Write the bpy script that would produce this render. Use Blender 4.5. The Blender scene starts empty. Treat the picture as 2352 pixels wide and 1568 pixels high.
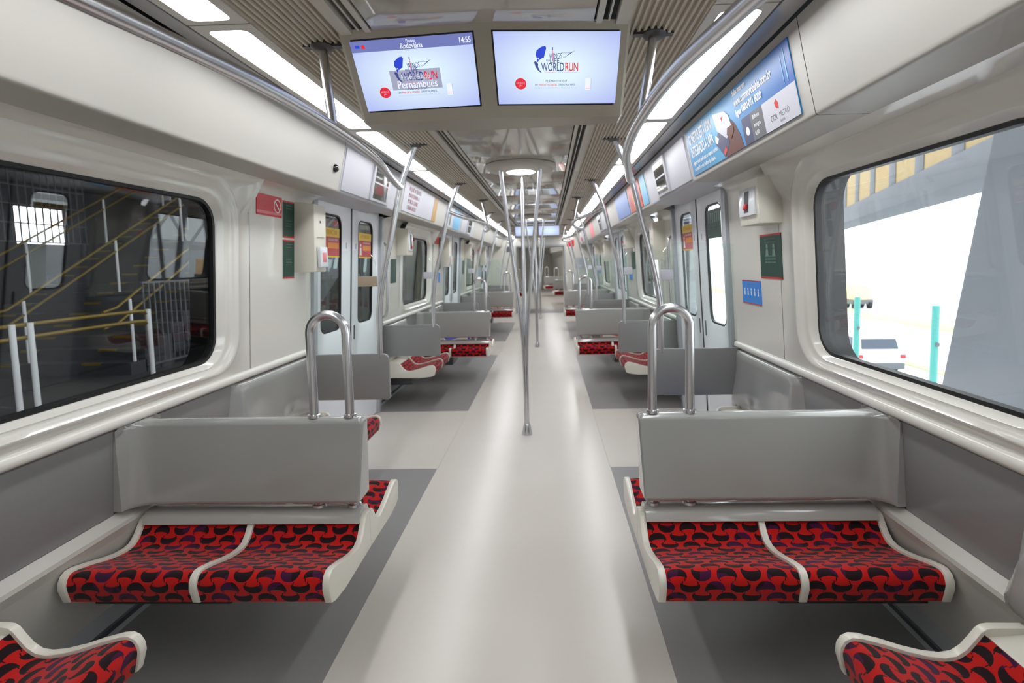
import bpy, bmesh, math, random
from mathutils import Vector, Matrix
random.seed(7)
SC = bpy.context.scene
COL = SC.collection

# ------------------------------------------------------------------ camera
F_PX, PPX, PPY = 1208.0, 1216.3, 702.9
YAW, PITCH, ROLL = 0.0356, 0.0813, 0.0236
cam = bpy.data.cameras.new('camera')
cam.sensor_width = 36.0
cam.lens = 36.0 * F_PX / 2352.0
cam.shift_x = (1176.0 - PPX) / 2352.0
cam.shift_y = (PPY - 784.0) / 2352.0
cam.clip_start = 0.05
cam.clip_end = 300
cam.dof.use_dof = True
cam.dof.focus_distance = 1.95
cam.dof.aperture_fstop = 3.2
camo = bpy.data.objects.new('camera', cam)
COL.objects.link(camo)
_F = Vector((-math.sin(YAW) * math.cos(PITCH), math.cos(YAW) * math.cos(PITCH), -math.sin(PITCH)))
_R = Vector((math.cos(YAW), math.sin(YAW), 0))
_U = _R.cross(_F)
_R2 = _R * math.cos(ROLL) - _U * math.sin(ROLL)
_U2 = _R * math.sin(ROLL) + _U * math.cos(ROLL)
_m = Matrix.Identity(4)
for _i in range(3):
    _m[_i][0] = _R2[_i]; _m[_i][1] = _U2[_i]; _m[_i][2] = -_F[_i]
_m[0][3], _m[1][3], _m[2][3] = 0.208, 0.0, 1.5
camo.matrix_world = _m
SC.camera = camo

# ------------------------------------------------------------------ world, exposure
SKY_STRENGTH = 4.6
LAMP_STRENGTH = 13.0
wd = bpy.data.worlds.new('overcast_sky'); SC.world = wd
wd.use_nodes = True
_bg = wd.node_tree.nodes['Background']
_bg.inputs['Color'].default_value = (0.93, 0.97, 1.0, 1)
_bg.inputs['Strength'].default_value = SKY_STRENGTH
vs = SC.view_settings
vs.view_transform = 'Standard'; vs.look = 'None'; vs.gamma = 1.0; vs.exposure = 0.0
vs.use_curve_mapping = False
SC.cycles.use_denoising = True
SC.cycles.max_bounces = 10
SC.cycles.diffuse_bounces = 3
SC.cycles.glossy_bounces = 4
SC.cycles.transparent_max_bounces = 16
SC.cycles.sample_clamp_indirect = 6.0

# ------------------------------------------------------------------ materials
def lin(c):
    c = c / 255.0
    return c / 12.92 if c <= 0.04045 else ((c + 0.055) / 1.055) ** 2.4
def rgb(r, g, b): return (lin(r), lin(g), lin(b), 1.0)
MATS = {}
def mat(name, col, rough=0.5, metal=0.0, coat=0.0, spec=0.5, var=0.0, vscale=3.0, bump=0.0, bscale=200.0, emit=None, estr=0.0):
    m = bpy.data.materials.new(name); m.use_nodes = True
    nt = m.node_tree; b = nt.nodes['Principled BSDF']
    b.inputs['Base Color'].default_value = col
    b.inputs['Roughness'].default_value = rough
    b.inputs['Metallic'].default_value = metal
    b.inputs['Specular IOR Level'].default_value = spec
    b.inputs['Coat Weight'].default_value = coat
    b.inputs['Coat Roughness'].default_value = 0.06
    if var > 0:
        tc = nt.nodes.new('ShaderNodeTexCoord')
        nz = nt.nodes.new('ShaderNodeTexNoise'); nz.inputs['Scale'].default_value = vscale; nz.inputs['Detail'].default_value = 4
        nt.links.new(tc.outputs['Object'], nz.inputs['Vector'])
        mx = nt.nodes.new('ShaderNodeMix'); mx.data_type = 'RGBA'
        mx.inputs['A'].default_value = tuple(c * (1 - var) for c in col[:3]) + (1,)
        mx.inputs['B'].default_value = tuple(min(1, c * (1 + var)) for c in col[:3]) + (1,)
        nt.links.new(nz.outputs['Fac'], mx.inputs['Factor'])
        nt.links.new(mx.outputs['Result'], b.inputs['Base Color'])
    if bump > 0:
        tc = nt.nodes.new('ShaderNodeTexCoord')
        nz = nt.nodes.new('ShaderNodeTexNoise'); nz.inputs['Scale'].default_value = bscale
        nt.links.new(tc.outputs['Object'], nz.inputs['Vector'])
        bp = nt.nodes.new('ShaderNodeBump'); bp.inputs['Strength'].default_value = bump; bp.inputs['Distance'].default_value = 0.002
        nt.links.new(nz.outputs['Fac'], bp.inputs['Height'])
        nt.links.new(bp.outputs['Normal'], b.inputs['Normal'])
    if emit:
        b.inputs['Emission Color'].default_value = emit
        b.inputs['Emission Strength'].default_value = estr
    MATS[name] = m
    return m

mat('beige', rgb(224, 221, 213), 0.2, coat=0.6, var=0.02, vscale=1.5)
mat('cove_beige', rgb(186, 183, 176), 0.42, coat=0.0, var=0.02, vscale=1.2)
mat('header_white', rgb(190, 190, 197), 0.4, coat=0.0)
mat('ceiling_beige', rgb(168, 161, 150), 0.07, coat=0.5, var=0.02)
mat('rib_beige', rgb(186, 177, 160), 0.4)
mat('strip_beige', rgb(186, 180, 168), 0.3)
mat('slot_black', rgb(14, 13, 12), 0.6)
mat('light_frame', rgb(190, 186, 178), 0.35)
mat('band_grey', rgb(176, 176, 178), 0.22, metal=0.35)
mat('lamp', (1, 1, 1, 1), 0.5, emit=(0.965, 0.985, 1.0, 1), estr=LAMP_STRENGTH)
mat('grey_panel', rgb(136, 136, 135), 0.3, coat=0.25, var=0.02)
mat('grey_seat', rgb(158, 158, 154), 0.16, coat=0.6)
mat('shell_white', rgb(222, 217, 204), 0.28, coat=0.2)
mat('ridge_grey', rgb(176, 174, 168), 0.12, coat=0.6)
mat('lower_beige', rgb(198, 194, 186), 0.4)
mat('baseboard', rgb(70, 74, 80), 0.4)
mat('floor_pale', rgb(208, 201, 193), 0.26, spec=0.5, var=0.035, vscale=2.2)
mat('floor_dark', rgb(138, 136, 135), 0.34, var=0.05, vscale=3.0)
mat('floor_seam', rgb(170, 165, 155), 0.5)
mat('steel', rgb(216, 216, 219), 0.27, metal=1.0, var=0.04, vscale=30)
mat('dark_steel', rgb(90, 90, 92), 0.4, metal=0.8)
mat('aluminium', rgb(186, 190, 196), 0.4, metal=0.5)
mat('door_white', rgb(234, 236, 242), 0.3, coat=0.2)
mat('rubber', rgb(12, 12, 13), 0.5)
mat('box_beige', rgb(226, 221, 208), 0.35)
mat('plastic_clear', rgb(225, 228, 232), 0.1)
mat('sign_red', rgb(206, 30, 42), 0.3)
mat('sign_green', rgb(28, 68, 58), 0.35)
mat('sign_green_text', rgb(120, 150, 138), 0.4)
mat('sign_blue', rgb(58, 140, 226), 0.3)
mat('ink_white', rgb(238, 238, 240), 0.4)
mat('ink_pink', rgb(235, 130, 140), 0.4)
mat('ink_dark', rgb(60, 58, 66), 0.5)
mat('ink_red', rgb(200, 40, 40), 0.5)
mat('ink_brown', rgb(150, 90, 95), 0.5)
mat('sticker_yellow', rgb(232, 196, 30), 0.35)
mat('sticker_orange', rgb(226, 140, 30), 0.35)
mat('sticker_red', rgb(190, 50, 55), 0.35)
mat('poster_white', rgb(196, 196, 206), 0.3)
mat('poster_gold', rgb(180, 136, 56), 0.35, var=0.25, vscale=9)
mat('poster_red', rgb(190, 70, 50), 0.35)
mat('poster_blue', rgb(100, 126, 186), 0.35, var=0.15, vscale=7)
mat('poster_lblue', rgb(104, 172, 212), 0.35)
mat('poster_navy', rgb(50, 52, 92), 0.35)
mat('poster_grey', rgb(92, 92, 98), 0.35)
mat('skin_brown', rgb(96, 52, 44), 0.5)
mat('housing', rgb(164, 158, 144), 0.4)
mat('black_gloss', rgb(20, 20, 22), 0.08, coat=0.5)
mat('mirror_dark', rgb(120, 122, 118), 0.05, metal=0.9)
mat('flag_brown', rgb(168, 152, 132), 0.4)
mat('skin_outer', rgb(170, 172, 175), 0.5)
mat('gangway', rgb(206, 200, 184), 0.5)
mat('sill_metal', rgb(150, 150, 150), 0.35, metal=0.7)
# outside
mat('concrete', rgb(92, 94, 99), 0.85, var=0.12, vscale=1.2, bump=0.3, bscale=18)
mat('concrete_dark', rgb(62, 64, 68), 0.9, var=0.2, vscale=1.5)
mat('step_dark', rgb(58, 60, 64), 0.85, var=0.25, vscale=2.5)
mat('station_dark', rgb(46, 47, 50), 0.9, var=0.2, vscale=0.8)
mat('yellow_paint', rgb(118, 96, 18), 0.5)
mat('yellow_panel', rgb(130, 104, 40), 0.6, var=0.15, vscale=2)
mat('white_paint', rgb(225, 225, 225), 0.5)
mat('asphalt', rgb(205, 207, 210), 0.9, var=0.05, vscale=0.4)
mat('grass', rgb(176, 200, 130), 0.9, var=0.2, vscale=2)
mat('teal_paint', rgb(70, 150, 142), 0.5)
mat('orange_box', rgb(236, 196, 150), 0.6)
mat('car_white', rgb(215, 218, 222), 0.25, coat=0.6)
mat('car_glass', rgb(60, 70, 85), 0.08)
mat('tyre', rgb(40, 40, 42), 0.8)
mat('car_grey', rgb(90, 94, 98), 0.6)
mat('tail_red', rgb(200, 50, 50), 0.3)

def glass(name, tint, ior=0.03):
    m = bpy.data.materials.new(name); m.use_nodes = True
    nt = m.node_tree; nt.nodes.clear()
    out = nt.nodes.new('ShaderNodeOutputMaterial')
    tr = nt.nodes.new('ShaderNodeBsdfTransparent'); tr.inputs['Color'].default_value = tint
    gl = nt.nodes.new('ShaderNodeBsdfGlossy'); gl.inputs['Roughness'].default_value = 0.0
    gl.inputs['Color'].default_value = (1, 1, 1, 1)
    lw = nt.nodes.new('ShaderNodeLayerWeight'); lw.inputs['Blend'].default_value = 0.5
    pw = nt.nodes.new('ShaderNodeMath'); pw.operation = 'POWER'; pw.inputs[1].default_value = 5.0
    fr = nt.nodes.new('ShaderNodeMath'); fr.operation = 'MULTIPLY_ADD'; fr.inputs[1].default_value = 0.9; fr.inputs[2].default_value = ior
    nt.links.new(lw.outputs['Facing'], pw.inputs[0]); nt.links.new(pw.outputs[0], fr.inputs[0])
    mx = nt.nodes.new('ShaderNodeMixShader')
    nt.links.new(fr.outputs[0], mx.inputs[0]); nt.links.new(tr.outputs[0], mx.inputs[1]); nt.links.new(gl.outputs[0], mx.inputs[2])
    nt.links.new(mx.outputs[0], out.inputs['Surface'])
    MATS[name] = m
glass('window_glass', (0.93, 0.95, 0.95, 1))
glass('screen_glass', (0.95, 0.98, 0.97, 1), 0.015)

def emitter(name, col, st):
    m = bpy.data.materials.new(name); m.use_nodes = True
    nt = m.node_tree; b = nt.nodes['Principled BSDF']
    b.inputs['Base Color'].default_value = (0.02, 0.02, 0.02, 1)
    b.inputs['Roughness'].default_value = 0.3
    b.inputs['Emission Color'].default_value = col; b.inputs['Emission Strength'].default_value = st
    MATS[name] = m
    return m
emitter('lcd_blue', rgb(40, 70, 210), 1.0)
emitter('lcd_navy', rgb(60, 74, 140), 1.0)
emitter('lcd_red', rgb(226, 40, 60), 1.0)
emitter('lcd_pink', rgb(236, 150, 180), 1.0)
emitter('lcd_bar', rgb(112, 122, 184), 1.0)
emitter('lcd_box', rgb(164, 168, 194), 1.0)
emitter('lcd_white', rgb(240, 246, 255), 1.0)
emitter('lcd_grey', rgb(190, 205, 236), 1.0)
def lcd_bg():
    m = bpy.data.materials.new('lcd_back'); m.use_nodes = True
    nt = m.node_tree; b = nt.nodes['Principled BSDF']
    b.inputs['Base Color'].default_value = (0.02, 0.02, 0.02, 1); b.inputs['Roughness'].default_value = 0.15
    tc = nt.nodes.new('ShaderNodeTexCoord')
    mp = nt.nodes.new('ShaderNodeMapping'); mp.inputs['Location'].default_value = (-1, -1, 0); mp.inputs['Scale'].default_value = (2, 2, 0)
    gr = nt.nodes.new('ShaderNodeTexGradient'); gr.gradient_type = 'SPHERICAL'
    mp2 = nt.nodes.new('ShaderNodeVectorMath'); mp2.operation = 'SCALE'; mp2.inputs['Scale'].default_value = 0.72
    nt.links.new(tc.outputs['UV'], mp.inputs['Vector']); nt.links.new(mp.outputs[0], mp2.inputs[0]); nt.links.new(mp2.outputs[0], gr.inputs['Vector'])
    cr = nt.nodes.new('ShaderNodeValToRGB')
    cr.color_ramp.elements[0].color = rgb(176, 188, 246); cr.color_ramp.elements[1].color = rgb(226, 246, 255)
    cr.color_ramp.elements[1].position = 0.75
    nt.links.new(gr.outputs['Fac'], cr.inputs['Fac'])
    nt.links.new(cr.outputs['Color'], b.inputs['Emission Color']); b.inputs['Emission Strength'].default_value = 1.0
    MATS['lcd_back'] = m
lcd_bg()
def poster_grad():
    m = bpy.data.materials.new('poster_sky'); m.use_nodes = True
    nt = m.node_tree; b = nt.nodes['Principled BSDF']; b.inputs['Roughness'].default_value = 0.3
    tc = nt.nodes.new('ShaderNodeTexCoord'); sp = nt.nodes.new('ShaderNodeSeparateXYZ')
    nt.links.new(tc.outputs['UV'], sp.inputs[0])
    cr = nt.nodes.new('ShaderNodeValToRGB')
    cr.color_ramp.elements[0].color = rgb(24, 122, 178); cr.color_ramp.elements[1].color = rgb(26, 84, 166)
    e = cr.color_ramp.elements.new(0.35); e.color = rgb(56, 152, 200)
    nt.links.new(sp.outputs['X'], cr.inputs['Fac']); nt.links.new(cr.outputs['Color'], b.inputs['Base Color'])
    MATS['poster_sky'] = m
poster_grad()

def fabric(name, main, dark, alt):
    m = bpy.data.materials.new(name); m.use_nodes = True
    nt = m.node_tree; b = nt.nodes['Principled BSDF']
    b.inputs['Roughness'].default_value = 0.85; b.inputs['Specular IOR Level'].default_value = 0.2
    b.inputs['Sheen Weight'].default_value = 0.15
    N = nt.nodes.new; L = nt.links.new
    def M(op, a, c=None, clamp=False):
        n = N('ShaderNodeMath'); n.operation = op; n.use_clamp = clamp
        for i, x in enumerate((a, c)):
            if x is None: continue
            if isinstance(x, (int, float)): n.inputs[i].default_value = x
            else: L(x, n.inputs[i])
        return n.outputs[0]
    tc = N('ShaderNodeTexCoord'); sp = N('ShaderNodeSeparateXYZ'); L(tc.outputs['UV'], sp.inputs[0])
    u = M('DIVIDE', sp.outputs['X'], 0.083); v = M('DIVIDE', sp.outputs['Y'], 0.040)
    j = M('FLOOR', v)
    q = M('SUBTRACT', M('SUBTRACT', v, j), 0.5)
    u2 = M('ADD', u, M('MULTIPLY', M('FLOORED_MODULO', j, 2.0), 0.5))
    i = M('FLOOR', u2)
    p = M('SUBTRACT', M('SUBTRACT', u2, i), 0.5)
    sgn = M('SUBTRACT', 1.0, M('MULTIPLY', M('FLOORED_MODULO', i, 2.0), 2.0))
    q = M('MULTIPLY', q, sgn)
    def ell(cx, cy, rx, ry):
        a = M('POWER', M('ABSOLUTE', M('DIVIDE', M('SUBTRACT', p, cx), rx)), 2.0)
        c = M('POWER', M('ABSOLUTE', M('DIVIDE', M('SUBTRACT', q, cy), ry)), 2.0)
        return M('SQRT', M('ADD', a, c))
    e1 = ell(0, 0.14, 0.40, 0.66); e2 = ell(0.05, 0.78, 0.55, 0.62)
    cres = M('MULTIPLY', M('LESS_THAN', e1, 1.0), M('GREATER_THAN', e2, 1.0))
    ring = M('MULTIPLY', M('LESS_THAN', M('ABSOLUTE', M('SUBTRACT', ell(0, 0.1, 0.33, 0.80), 1.0)), 0.06), M('GREATER_THAN', q, -0.1))
    mask = M('MAXIMUM', cres, ring)
    nz = N('ShaderNodeTexNoise'); nz.inputs['Scale'].default_value = 9.0; L(tc.outputs['UV'], nz.inputs['Vector'])
    mx0 = N('ShaderNodeMix'); mx0.data_type = 'RGBA'; mx0.inputs['A'].default_value = dark; mx0.inputs['B'].default_value = alt
    L(M('GREATER_THAN', nz.outputs['Fac'], 0.56), mx0.inputs['Factor'])
    mx = N('ShaderNodeMix'); mx.data_type = 'RGBA'; mx.inputs['A'].default_value = main
    L(mx0.outputs['Result'], mx.inputs['B']); L(mask, mx.inputs['Factor'])
    L(mx.outputs['Result'], b.inputs['Base Color'])
    MATS[name] = m
fabric('fabric_red', rgb(182, 15, 8), rgb(24, 3, 9), rgb(58, 8, 50))
fabric('fabric_blue', rgb(40, 60, 200), rgb(14, 16, 60), rgb(24, 20, 90))

# ------------------------------------------------------------------ mesh helpers
def flat(l):
    return [x for s in l for x in s]
class MB:
    def __init__(s): s.v = []; s.f = []; s.uv = []
    def add(s, vs_, fs, uvs=None):
        o = len(s.v); s.v += [tuple(x) for x in vs_]
        for k, f in enumerate(fs):
            s.f.append(tuple(i + o for i in f)); s.uv.append(uvs[k] if uvs else None)
        return s
    def box(s, x0, x1, y0, y1, z0, z1):
        v = [(x, y, z) for z in (z0, z1) for y in (y0, y1) for x in (x0, x1)]
        return s.add(v, [(0, 2, 3, 1), (4, 5, 7, 6), (0, 1, 5, 4), (2, 6, 7, 3), (0, 4, 6, 2), (1, 3, 7, 5)])
    def hexa(s, v):      # 4 bottom, 4 top (same winding)
        return s.add(v, [(3, 2, 1, 0), (4, 5, 6, 7), (0, 1, 5, 4), (1, 2, 6, 5), (2, 3, 7, 6), (3, 0, 4, 7)])
    def prism(s, poly, a0, a1, fn):   # poly 2D; fn(p,q,a)->xyz ; capped
        n = len(poly)
        v = [fn(p, q, a0) for p, q in poly] + [fn(p, q, a1) for p, q in poly]
        fs = [(i, (i + 1) % n, n + (i + 1) % n, n + i) for i in range(n)]
        fs += [tuple(range(n - 1, -1, -1)), tuple(range(n, 2 * n))]
        return s.add(v, fs)
    def strip(s, poly, a0, a1, fn, uvm=None):
        n = len(poly); v = [fn(p, q, a0) for p, q in poly] + [fn(p, q, a1) for p, q in poly]
        fs = [(i, i + 1, n + i + 1, n + i) for i in range(n - 1)]
        return s.add(v, fs)
    def loft(s, rings, closed=True, cap0=False, cap1=False):
        n = len(rings[0]); v = flat(rings); fs = []
        for r in range(len(rings) - 1):
            for i in range(n if closed else n - 1):
                k = (i + 1) % n
                fs.append((r * n + i, r * n + k, (r + 1) * n + k, (r + 1) * n + i))
        if cap0: fs.append(tuple(range(n - 1, -1, -1)))
        if cap1: fs.append(tuple(range((len(rings) - 1) * n, len(rings) * n)))
        return s.add(v, fs)
    def tube(s, path, r, seg=14, caps=True):
        P = [Vector(p) for p in path]; rings = []
        up = None
        for i, p in enumerate(P):
            t = (P[min(i + 1, len(P) - 1)] - P[max(i - 1, 0)]).normalized()
            if up is None:
                up = Vector((0, 0, 1)) if abs(t.z) < 0.9 else Vector((1, 0, 0))
            up = (up - t * up.dot(t)).normalized()
            sd = t.cross(up)
            rr = r[i] if isinstance(r, (list, tuple)) else r
            rings.append([tuple(p + (sd * math.cos(2 * math.pi * k / seg) + up * math.sin(2 * math.pi * k / seg)) * rr) for k in range(seg)])
        return s.loft(rings, True, caps, caps)
    def lathe(s, prof, c=(0, 0, 0), seg=32, cap0=False, cap1=False):
        rings = [[(c[0] + r * math.cos(2 * math.pi * k / seg), c[1] + r * math.sin(2 * math.pi * k / seg), c[2] + z) for k in range(seg)] for r, z in prof]
        return s.loft(rings, True, cap0, cap1)
    def grid(s, rows, uvs=None):
        n = len(rows[0]); v = flat(rows); fs = []; us = []
        for r in range(len(rows) - 1):
            for i in range(n - 1):
                f = (r * n + i, r * n + i + 1, (r + 1) * n + i + 1, (r + 1) * n + i)
                fs.append(f)
                if uvs: us.append([uvs[a // n][a % n] for a in f])
        return s.add(v, fs, us if uvs else None)
    def xf(s, M):
        s.v = [tuple(M @ Vector(p)) for p in s.v]; return s
    def build(s, name, m, parent=None, bevel=0.0, smooth=35, segs=2):
        me = bpy.data.meshes.new(name)
        me.from_pydata(s.v, [], s.f)
        if any(u is not None for u in s.uv):
            ul = me.uv_layers.new(name='UVMap')
            for poly, u in zip(me.polygons, s.uv):
                if u is None: continue
                for li, c in zip(poly.loop_indices, u): ul.data[li].uv = c
        bm = bmesh.new(); bm.from_mesh(me)
        if bevel > 0:
            bmesh.ops.recalc_face_normals(bm, faces=bm.faces)
            es = [e for e in bm.edges if len(e.link_faces) == 2 and e.calc_face_angle(0) > 0.6]
            bmesh.ops.bevel(bm, geom=es, offset=bevel, segments=segs, affect='EDGES', profile=0.6, clamp_overlap=True)
        bmesh.ops.recalc_face_normals(bm, faces=bm.faces)
        bm.to_mesh(me); bm.free()
        if smooth:
            me.shade_smooth(); me.set_sharp_from_angle(angle=math.radians(smooth))
        me.materials.append(MATS[m])
        o = bpy.data.objects.new(name, me); COL.objects.link(o)
        if parent: o.parent = parent
        return o

def spline(pts, n=8):
    P = [Vector(p) for p in pts]; out = []
    for i in range(len(P) - 1):
        p0 = P[max(i - 1, 0)]; p1 = P[i]; p2 = P[i + 1]; p3 = P[min(i + 2, len(P) - 1)]
        for k in range(n):
            t = k / n
            out.append(0.5 * ((2 * p1) + (p2 - p0) * t + (2 * p0 - 5 * p1 + 4 * p2 - p3) * t * t + (3 * p1 - p0 - 3 * p2 + p3) * t ** 3))
    out.append(P[-1])
    return out
def rrect(y0, y1, z0, z1, r, n=6):
    out = []
    for cy, cz, a in ((y1 - r, z1 - r, 0), (y0 + r, z1 - r, 90), (y0 + r, z0 + r, 180), (y1 - r, z0 + r, 270)):
        for k in range(n + 1):
            t = math.radians(a + 90 * k / n); out.append((cy + r * math.cos(t), cz + r * math.sin(t)))
    # densify straight sides
    res = []
    for i in range(len(out)):
        a = out[i]; b = out[(i + 1) % len(out)]; res.append(a)
        if (i + 1) % (n + 1) == 0:
            for k in range(1, 6): res.append((a[0] + (b[0] - a[0]) * k / 6, a[1] + (b[1] - a[1]) * k / 6))
    return res

def empty(name, loc=(0, 0, 0), rz=0):
    o = bpy.data.objects.new(name, None); COL.objects.link(o)
    o.location = loc; o.rotation_euler = (0, 0, rz); o.empty_display_size = 0.1
    return o
def tag(o, label, cat, group=None):
    o['label'] = label; o['category'] = cat
    if group: o['group'] = group
    return o
def struct(o):
    o['kind'] = 'structure'; return o
def copy_tree(o, parent=None):
    c = o.copy(); COL.objects.link(c); c.parent = parent
    for ch in o.children: copy_tree(ch, c)
    return c
TXT_CACHE = {}
def text(s, size, m, parent, M, align='CENTER', sx=1.0, name='lettering', bold=0.0, fit=None):
    cu = bpy.data.curves.new('t', 'FONT'); cu.body = s; cu.size = size; cu.align_x = align; cu.align_y = 'CENTER'
    cu.fill_mode = 'BOTH'; cu.resolution_u = 3; cu.offset = bold; cu.extrude = 0.0004
    to = bpy.data.objects.new('t', cu); COL.objects.link(to)
    dg = bpy.context.evaluated_depsgraph_get()
    me = bpy.data.meshes.new_from_object(to.evaluated_get(dg))
    bpy.data.objects.remove(to); bpy.data.curves.remove(cu)
    if fit:
        xs_ = [v.co.x for v in me.vertices]; sx = fit / max(1e-6, max(xs_) - min(xs_))
    me.transform(M @ Matrix.Diagonal((sx, 1, 1, 1)))
    me.name = name
    me.materials.clear(); me.materials.append(MATS[m])
    o = bpy.data.objects.new(name, me); COL.objects.link(o); o.parent = parent
    return o
def frame(o, ex, ey):
    ex = Vector(ex).normalized(); ey = Vector(ey).normalized(); n = ex.cross(ey)
    M = Matrix.Identity(4)
    for i in range(3):
        M[i][0] = ex[i]; M[i][1] = ey[i]; M[i][2] = n[i]; M[i][3] = o[i]
    return M
def plate(M, x0, x1, y0, y1, d0, d1):
    b = MB().box(x0, x1, y0, y1, d0, d1); b.xf(M); return b
def platepoly(M, pts, d0, d1):
    b = MB(); b.prism(pts, d0, d1, lambda p, q, a: tuple(M @ Vector((p, q, a)))); return b
def circ(cx, cy, r, n=28):
    return [(cx + r * math.cos(2 * math.pi * k / n), cy + r * math.sin(2 * math.pi * k / n)) for k in range(n)]

SIDE = {-1: 'left', 1: 'right'}
ORD = ['nearest', 'second', 'third', 'fourth', 'fifth', 'sixth', 'seventh', 'eighth', 'ninth', 'tenth', 'eleventh', 'twelfth', 'thirteenth', 'fourteenth']
PITCHY = 4.83
Bc = [2.11 + PITCHY * i for i in range(3)]          # bench-bay centres
Dc = [4.52 + PITCHY * i for i in range(-1, 3)]       # door centres: -0.31, 4.52, 9.35, 14.18
Y0, Y1 = -1.6, 15.95                                 # ends of the car interior

def wallx(z):
    pts = [(0.9, 1.52), (1.93, 1.458), (1.96, 1.451), (1.985, 1.43), (1.996, 1.40), (2.0, 1.36)]
    if z <= pts[0][0]: return pts[0][1]
    for (a, xa), (b, xb) in zip(pts, pts[1:]):
        if z <= b: return xa + (xb - xa) * (z - a) / (b - a)
    return pts[-1][1]
def doorx(z): return 1.535 - 0.06 * (z - 0.82)

# ================================================================== STRUCTURE
# ---- floor
flo = struct(MB().box(-1.7, 1.7, Y0 - 0.2, Y1 + 0.1, -0.1, 0.0).build('floor', 'floor_pale', smooth=0))
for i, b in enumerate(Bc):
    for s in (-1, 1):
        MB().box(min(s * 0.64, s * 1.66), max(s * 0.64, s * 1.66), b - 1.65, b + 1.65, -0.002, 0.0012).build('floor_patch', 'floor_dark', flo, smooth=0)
for x in (-0.637, 0.637):
    for d in range(4):
        MB().box(x - 0.002, x + 0.002, Dc[d] - 0.76, Dc[d] + 0.76, -0.001, 0.0006).build('floor_seam', 'floor_seam', flo, smooth=0)

# ---- ceiling: roof slab with panels
cei = struct(MB().box(-1.7, 1.7, Y0 - 0.2, Y1 + 0.1, 2.42, 2.5).build('ceiling', 'slot_black', smooth=0))
ySeg = [Y0]
while ySeg[-1] < Y1 - 0.05: ySeg.append(min(ySeg[-1] + 1.61, Y1))
for a, b in zip(ySeg, ySeg[1:]):
    MB().box(-0.385, 0.385, a + 0.003, b - 0.003, 2.322, 2.35).build('ceiling_panel', 'ceiling_beige', cei, bevel=0.004)
for s in (-1, 1):
    def sx(p, q, a): return (s * p, a, q)
    for a, b in zip(ySeg, ySeg[1:]):
        # inner edge strip, mid strip between slots, outer strip
        MB().box(min(s * 0.392, s * 0.415), max(s * 0.392, s * 0.415), a, b, 2.320, 2.35).build('edge_strip', 'strip_beige', cei, bevel=0.003)
        MB().box(min(s * 0.434, s * 0.441), max(s * 0.434, s * 0.441), a, b, 2.326, 2.35).build('slot_bar', 'strip_beige', cei, smooth=0)
        MB().box(min(s * 0.462, s * 0.505), max(s * 0.462, s * 0.505), a, b, 2.318, 2.35).build('edge_strip', 'strip_beige', cei, bevel=0.003)
        # ribbed panel
        prof = []
        x = 0.508; k = 0
        zr = lambda t: 2.330 - 0.016 * (t - 0.508) / 0.25
        while x < 0.752:
            prof += [(x, zr(x)), (x + 0.009, zr(x)), (x + 0.012, zr(x) + 0.009), (x + 0.019, zr(x) + 0.009)]
            x += 0.022
        prof.append((0.756, zr(0.756)))
        mb = MB(); mb.strip(prof, a + 0.002, b - 0.002, sx); mb.build('ribbed_panel', 'rib_beige', cei, smooth=20)
        # sloping band between light panel and cove
        MB().prism([(0.972, 2.307), (1.078, 2.338), (1.075, 2.348), (0.972, 2.318)], a, b, sx).build('edge_band', 'band_grey', cei, smooth=0)
    MB().prism([(1.07, 2.36), (1.13, 2.36), (1.13, 2.42), (1.07, 2.42)], Y0, Y1, sx).build('air_slot', 'slot_black', cei, smooth=0)
    # cove panels
    cp = [(1.098, 2.338), (1.106, 2.30), (1.122, 2.22), (1.142, 2.13), (1.163, 2.04), (1.1685, 2.018), (1.1705, 2.008), (1.175, 2.002), (1.182, 2.0), (1.195, 2.0), (1.36, 2.0)]
    cpd = cp[:-1] + [(1.53, 2.0)]
    segs = []
    for d in Dc:
        segs.append((d - 1.02, d + 0.38, 'header_white', cpd))
    for i, b in enumerate(Bc):
        if s > 0:
            segs.append((Dc[i] + 0.38, b - 0.16, 'cove_beige', cp)); segs.append((b - 0.16, Dc[i + 1] - 1.02, 'cove_beige', cp))
        else:
            segs.append((Dc[i] + 0.38, Dc[i + 1] - 1.02, 'cove_beige', cp))
    segs.append((Y0, Dc[0] - 1.02, 'cove_beige', cp)); segs.append((Dc[3] + 0.38, Y1, 'cove_beige', cp))
    for a, b, m, pr in segs:
        mb = MB(); mb.strip(pr, a + 0.002, b - 0.002, sx)
        mb.build('header_panel' if m == 'header_white' else 'cove_panel', m, cei, smooth=50)

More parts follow.
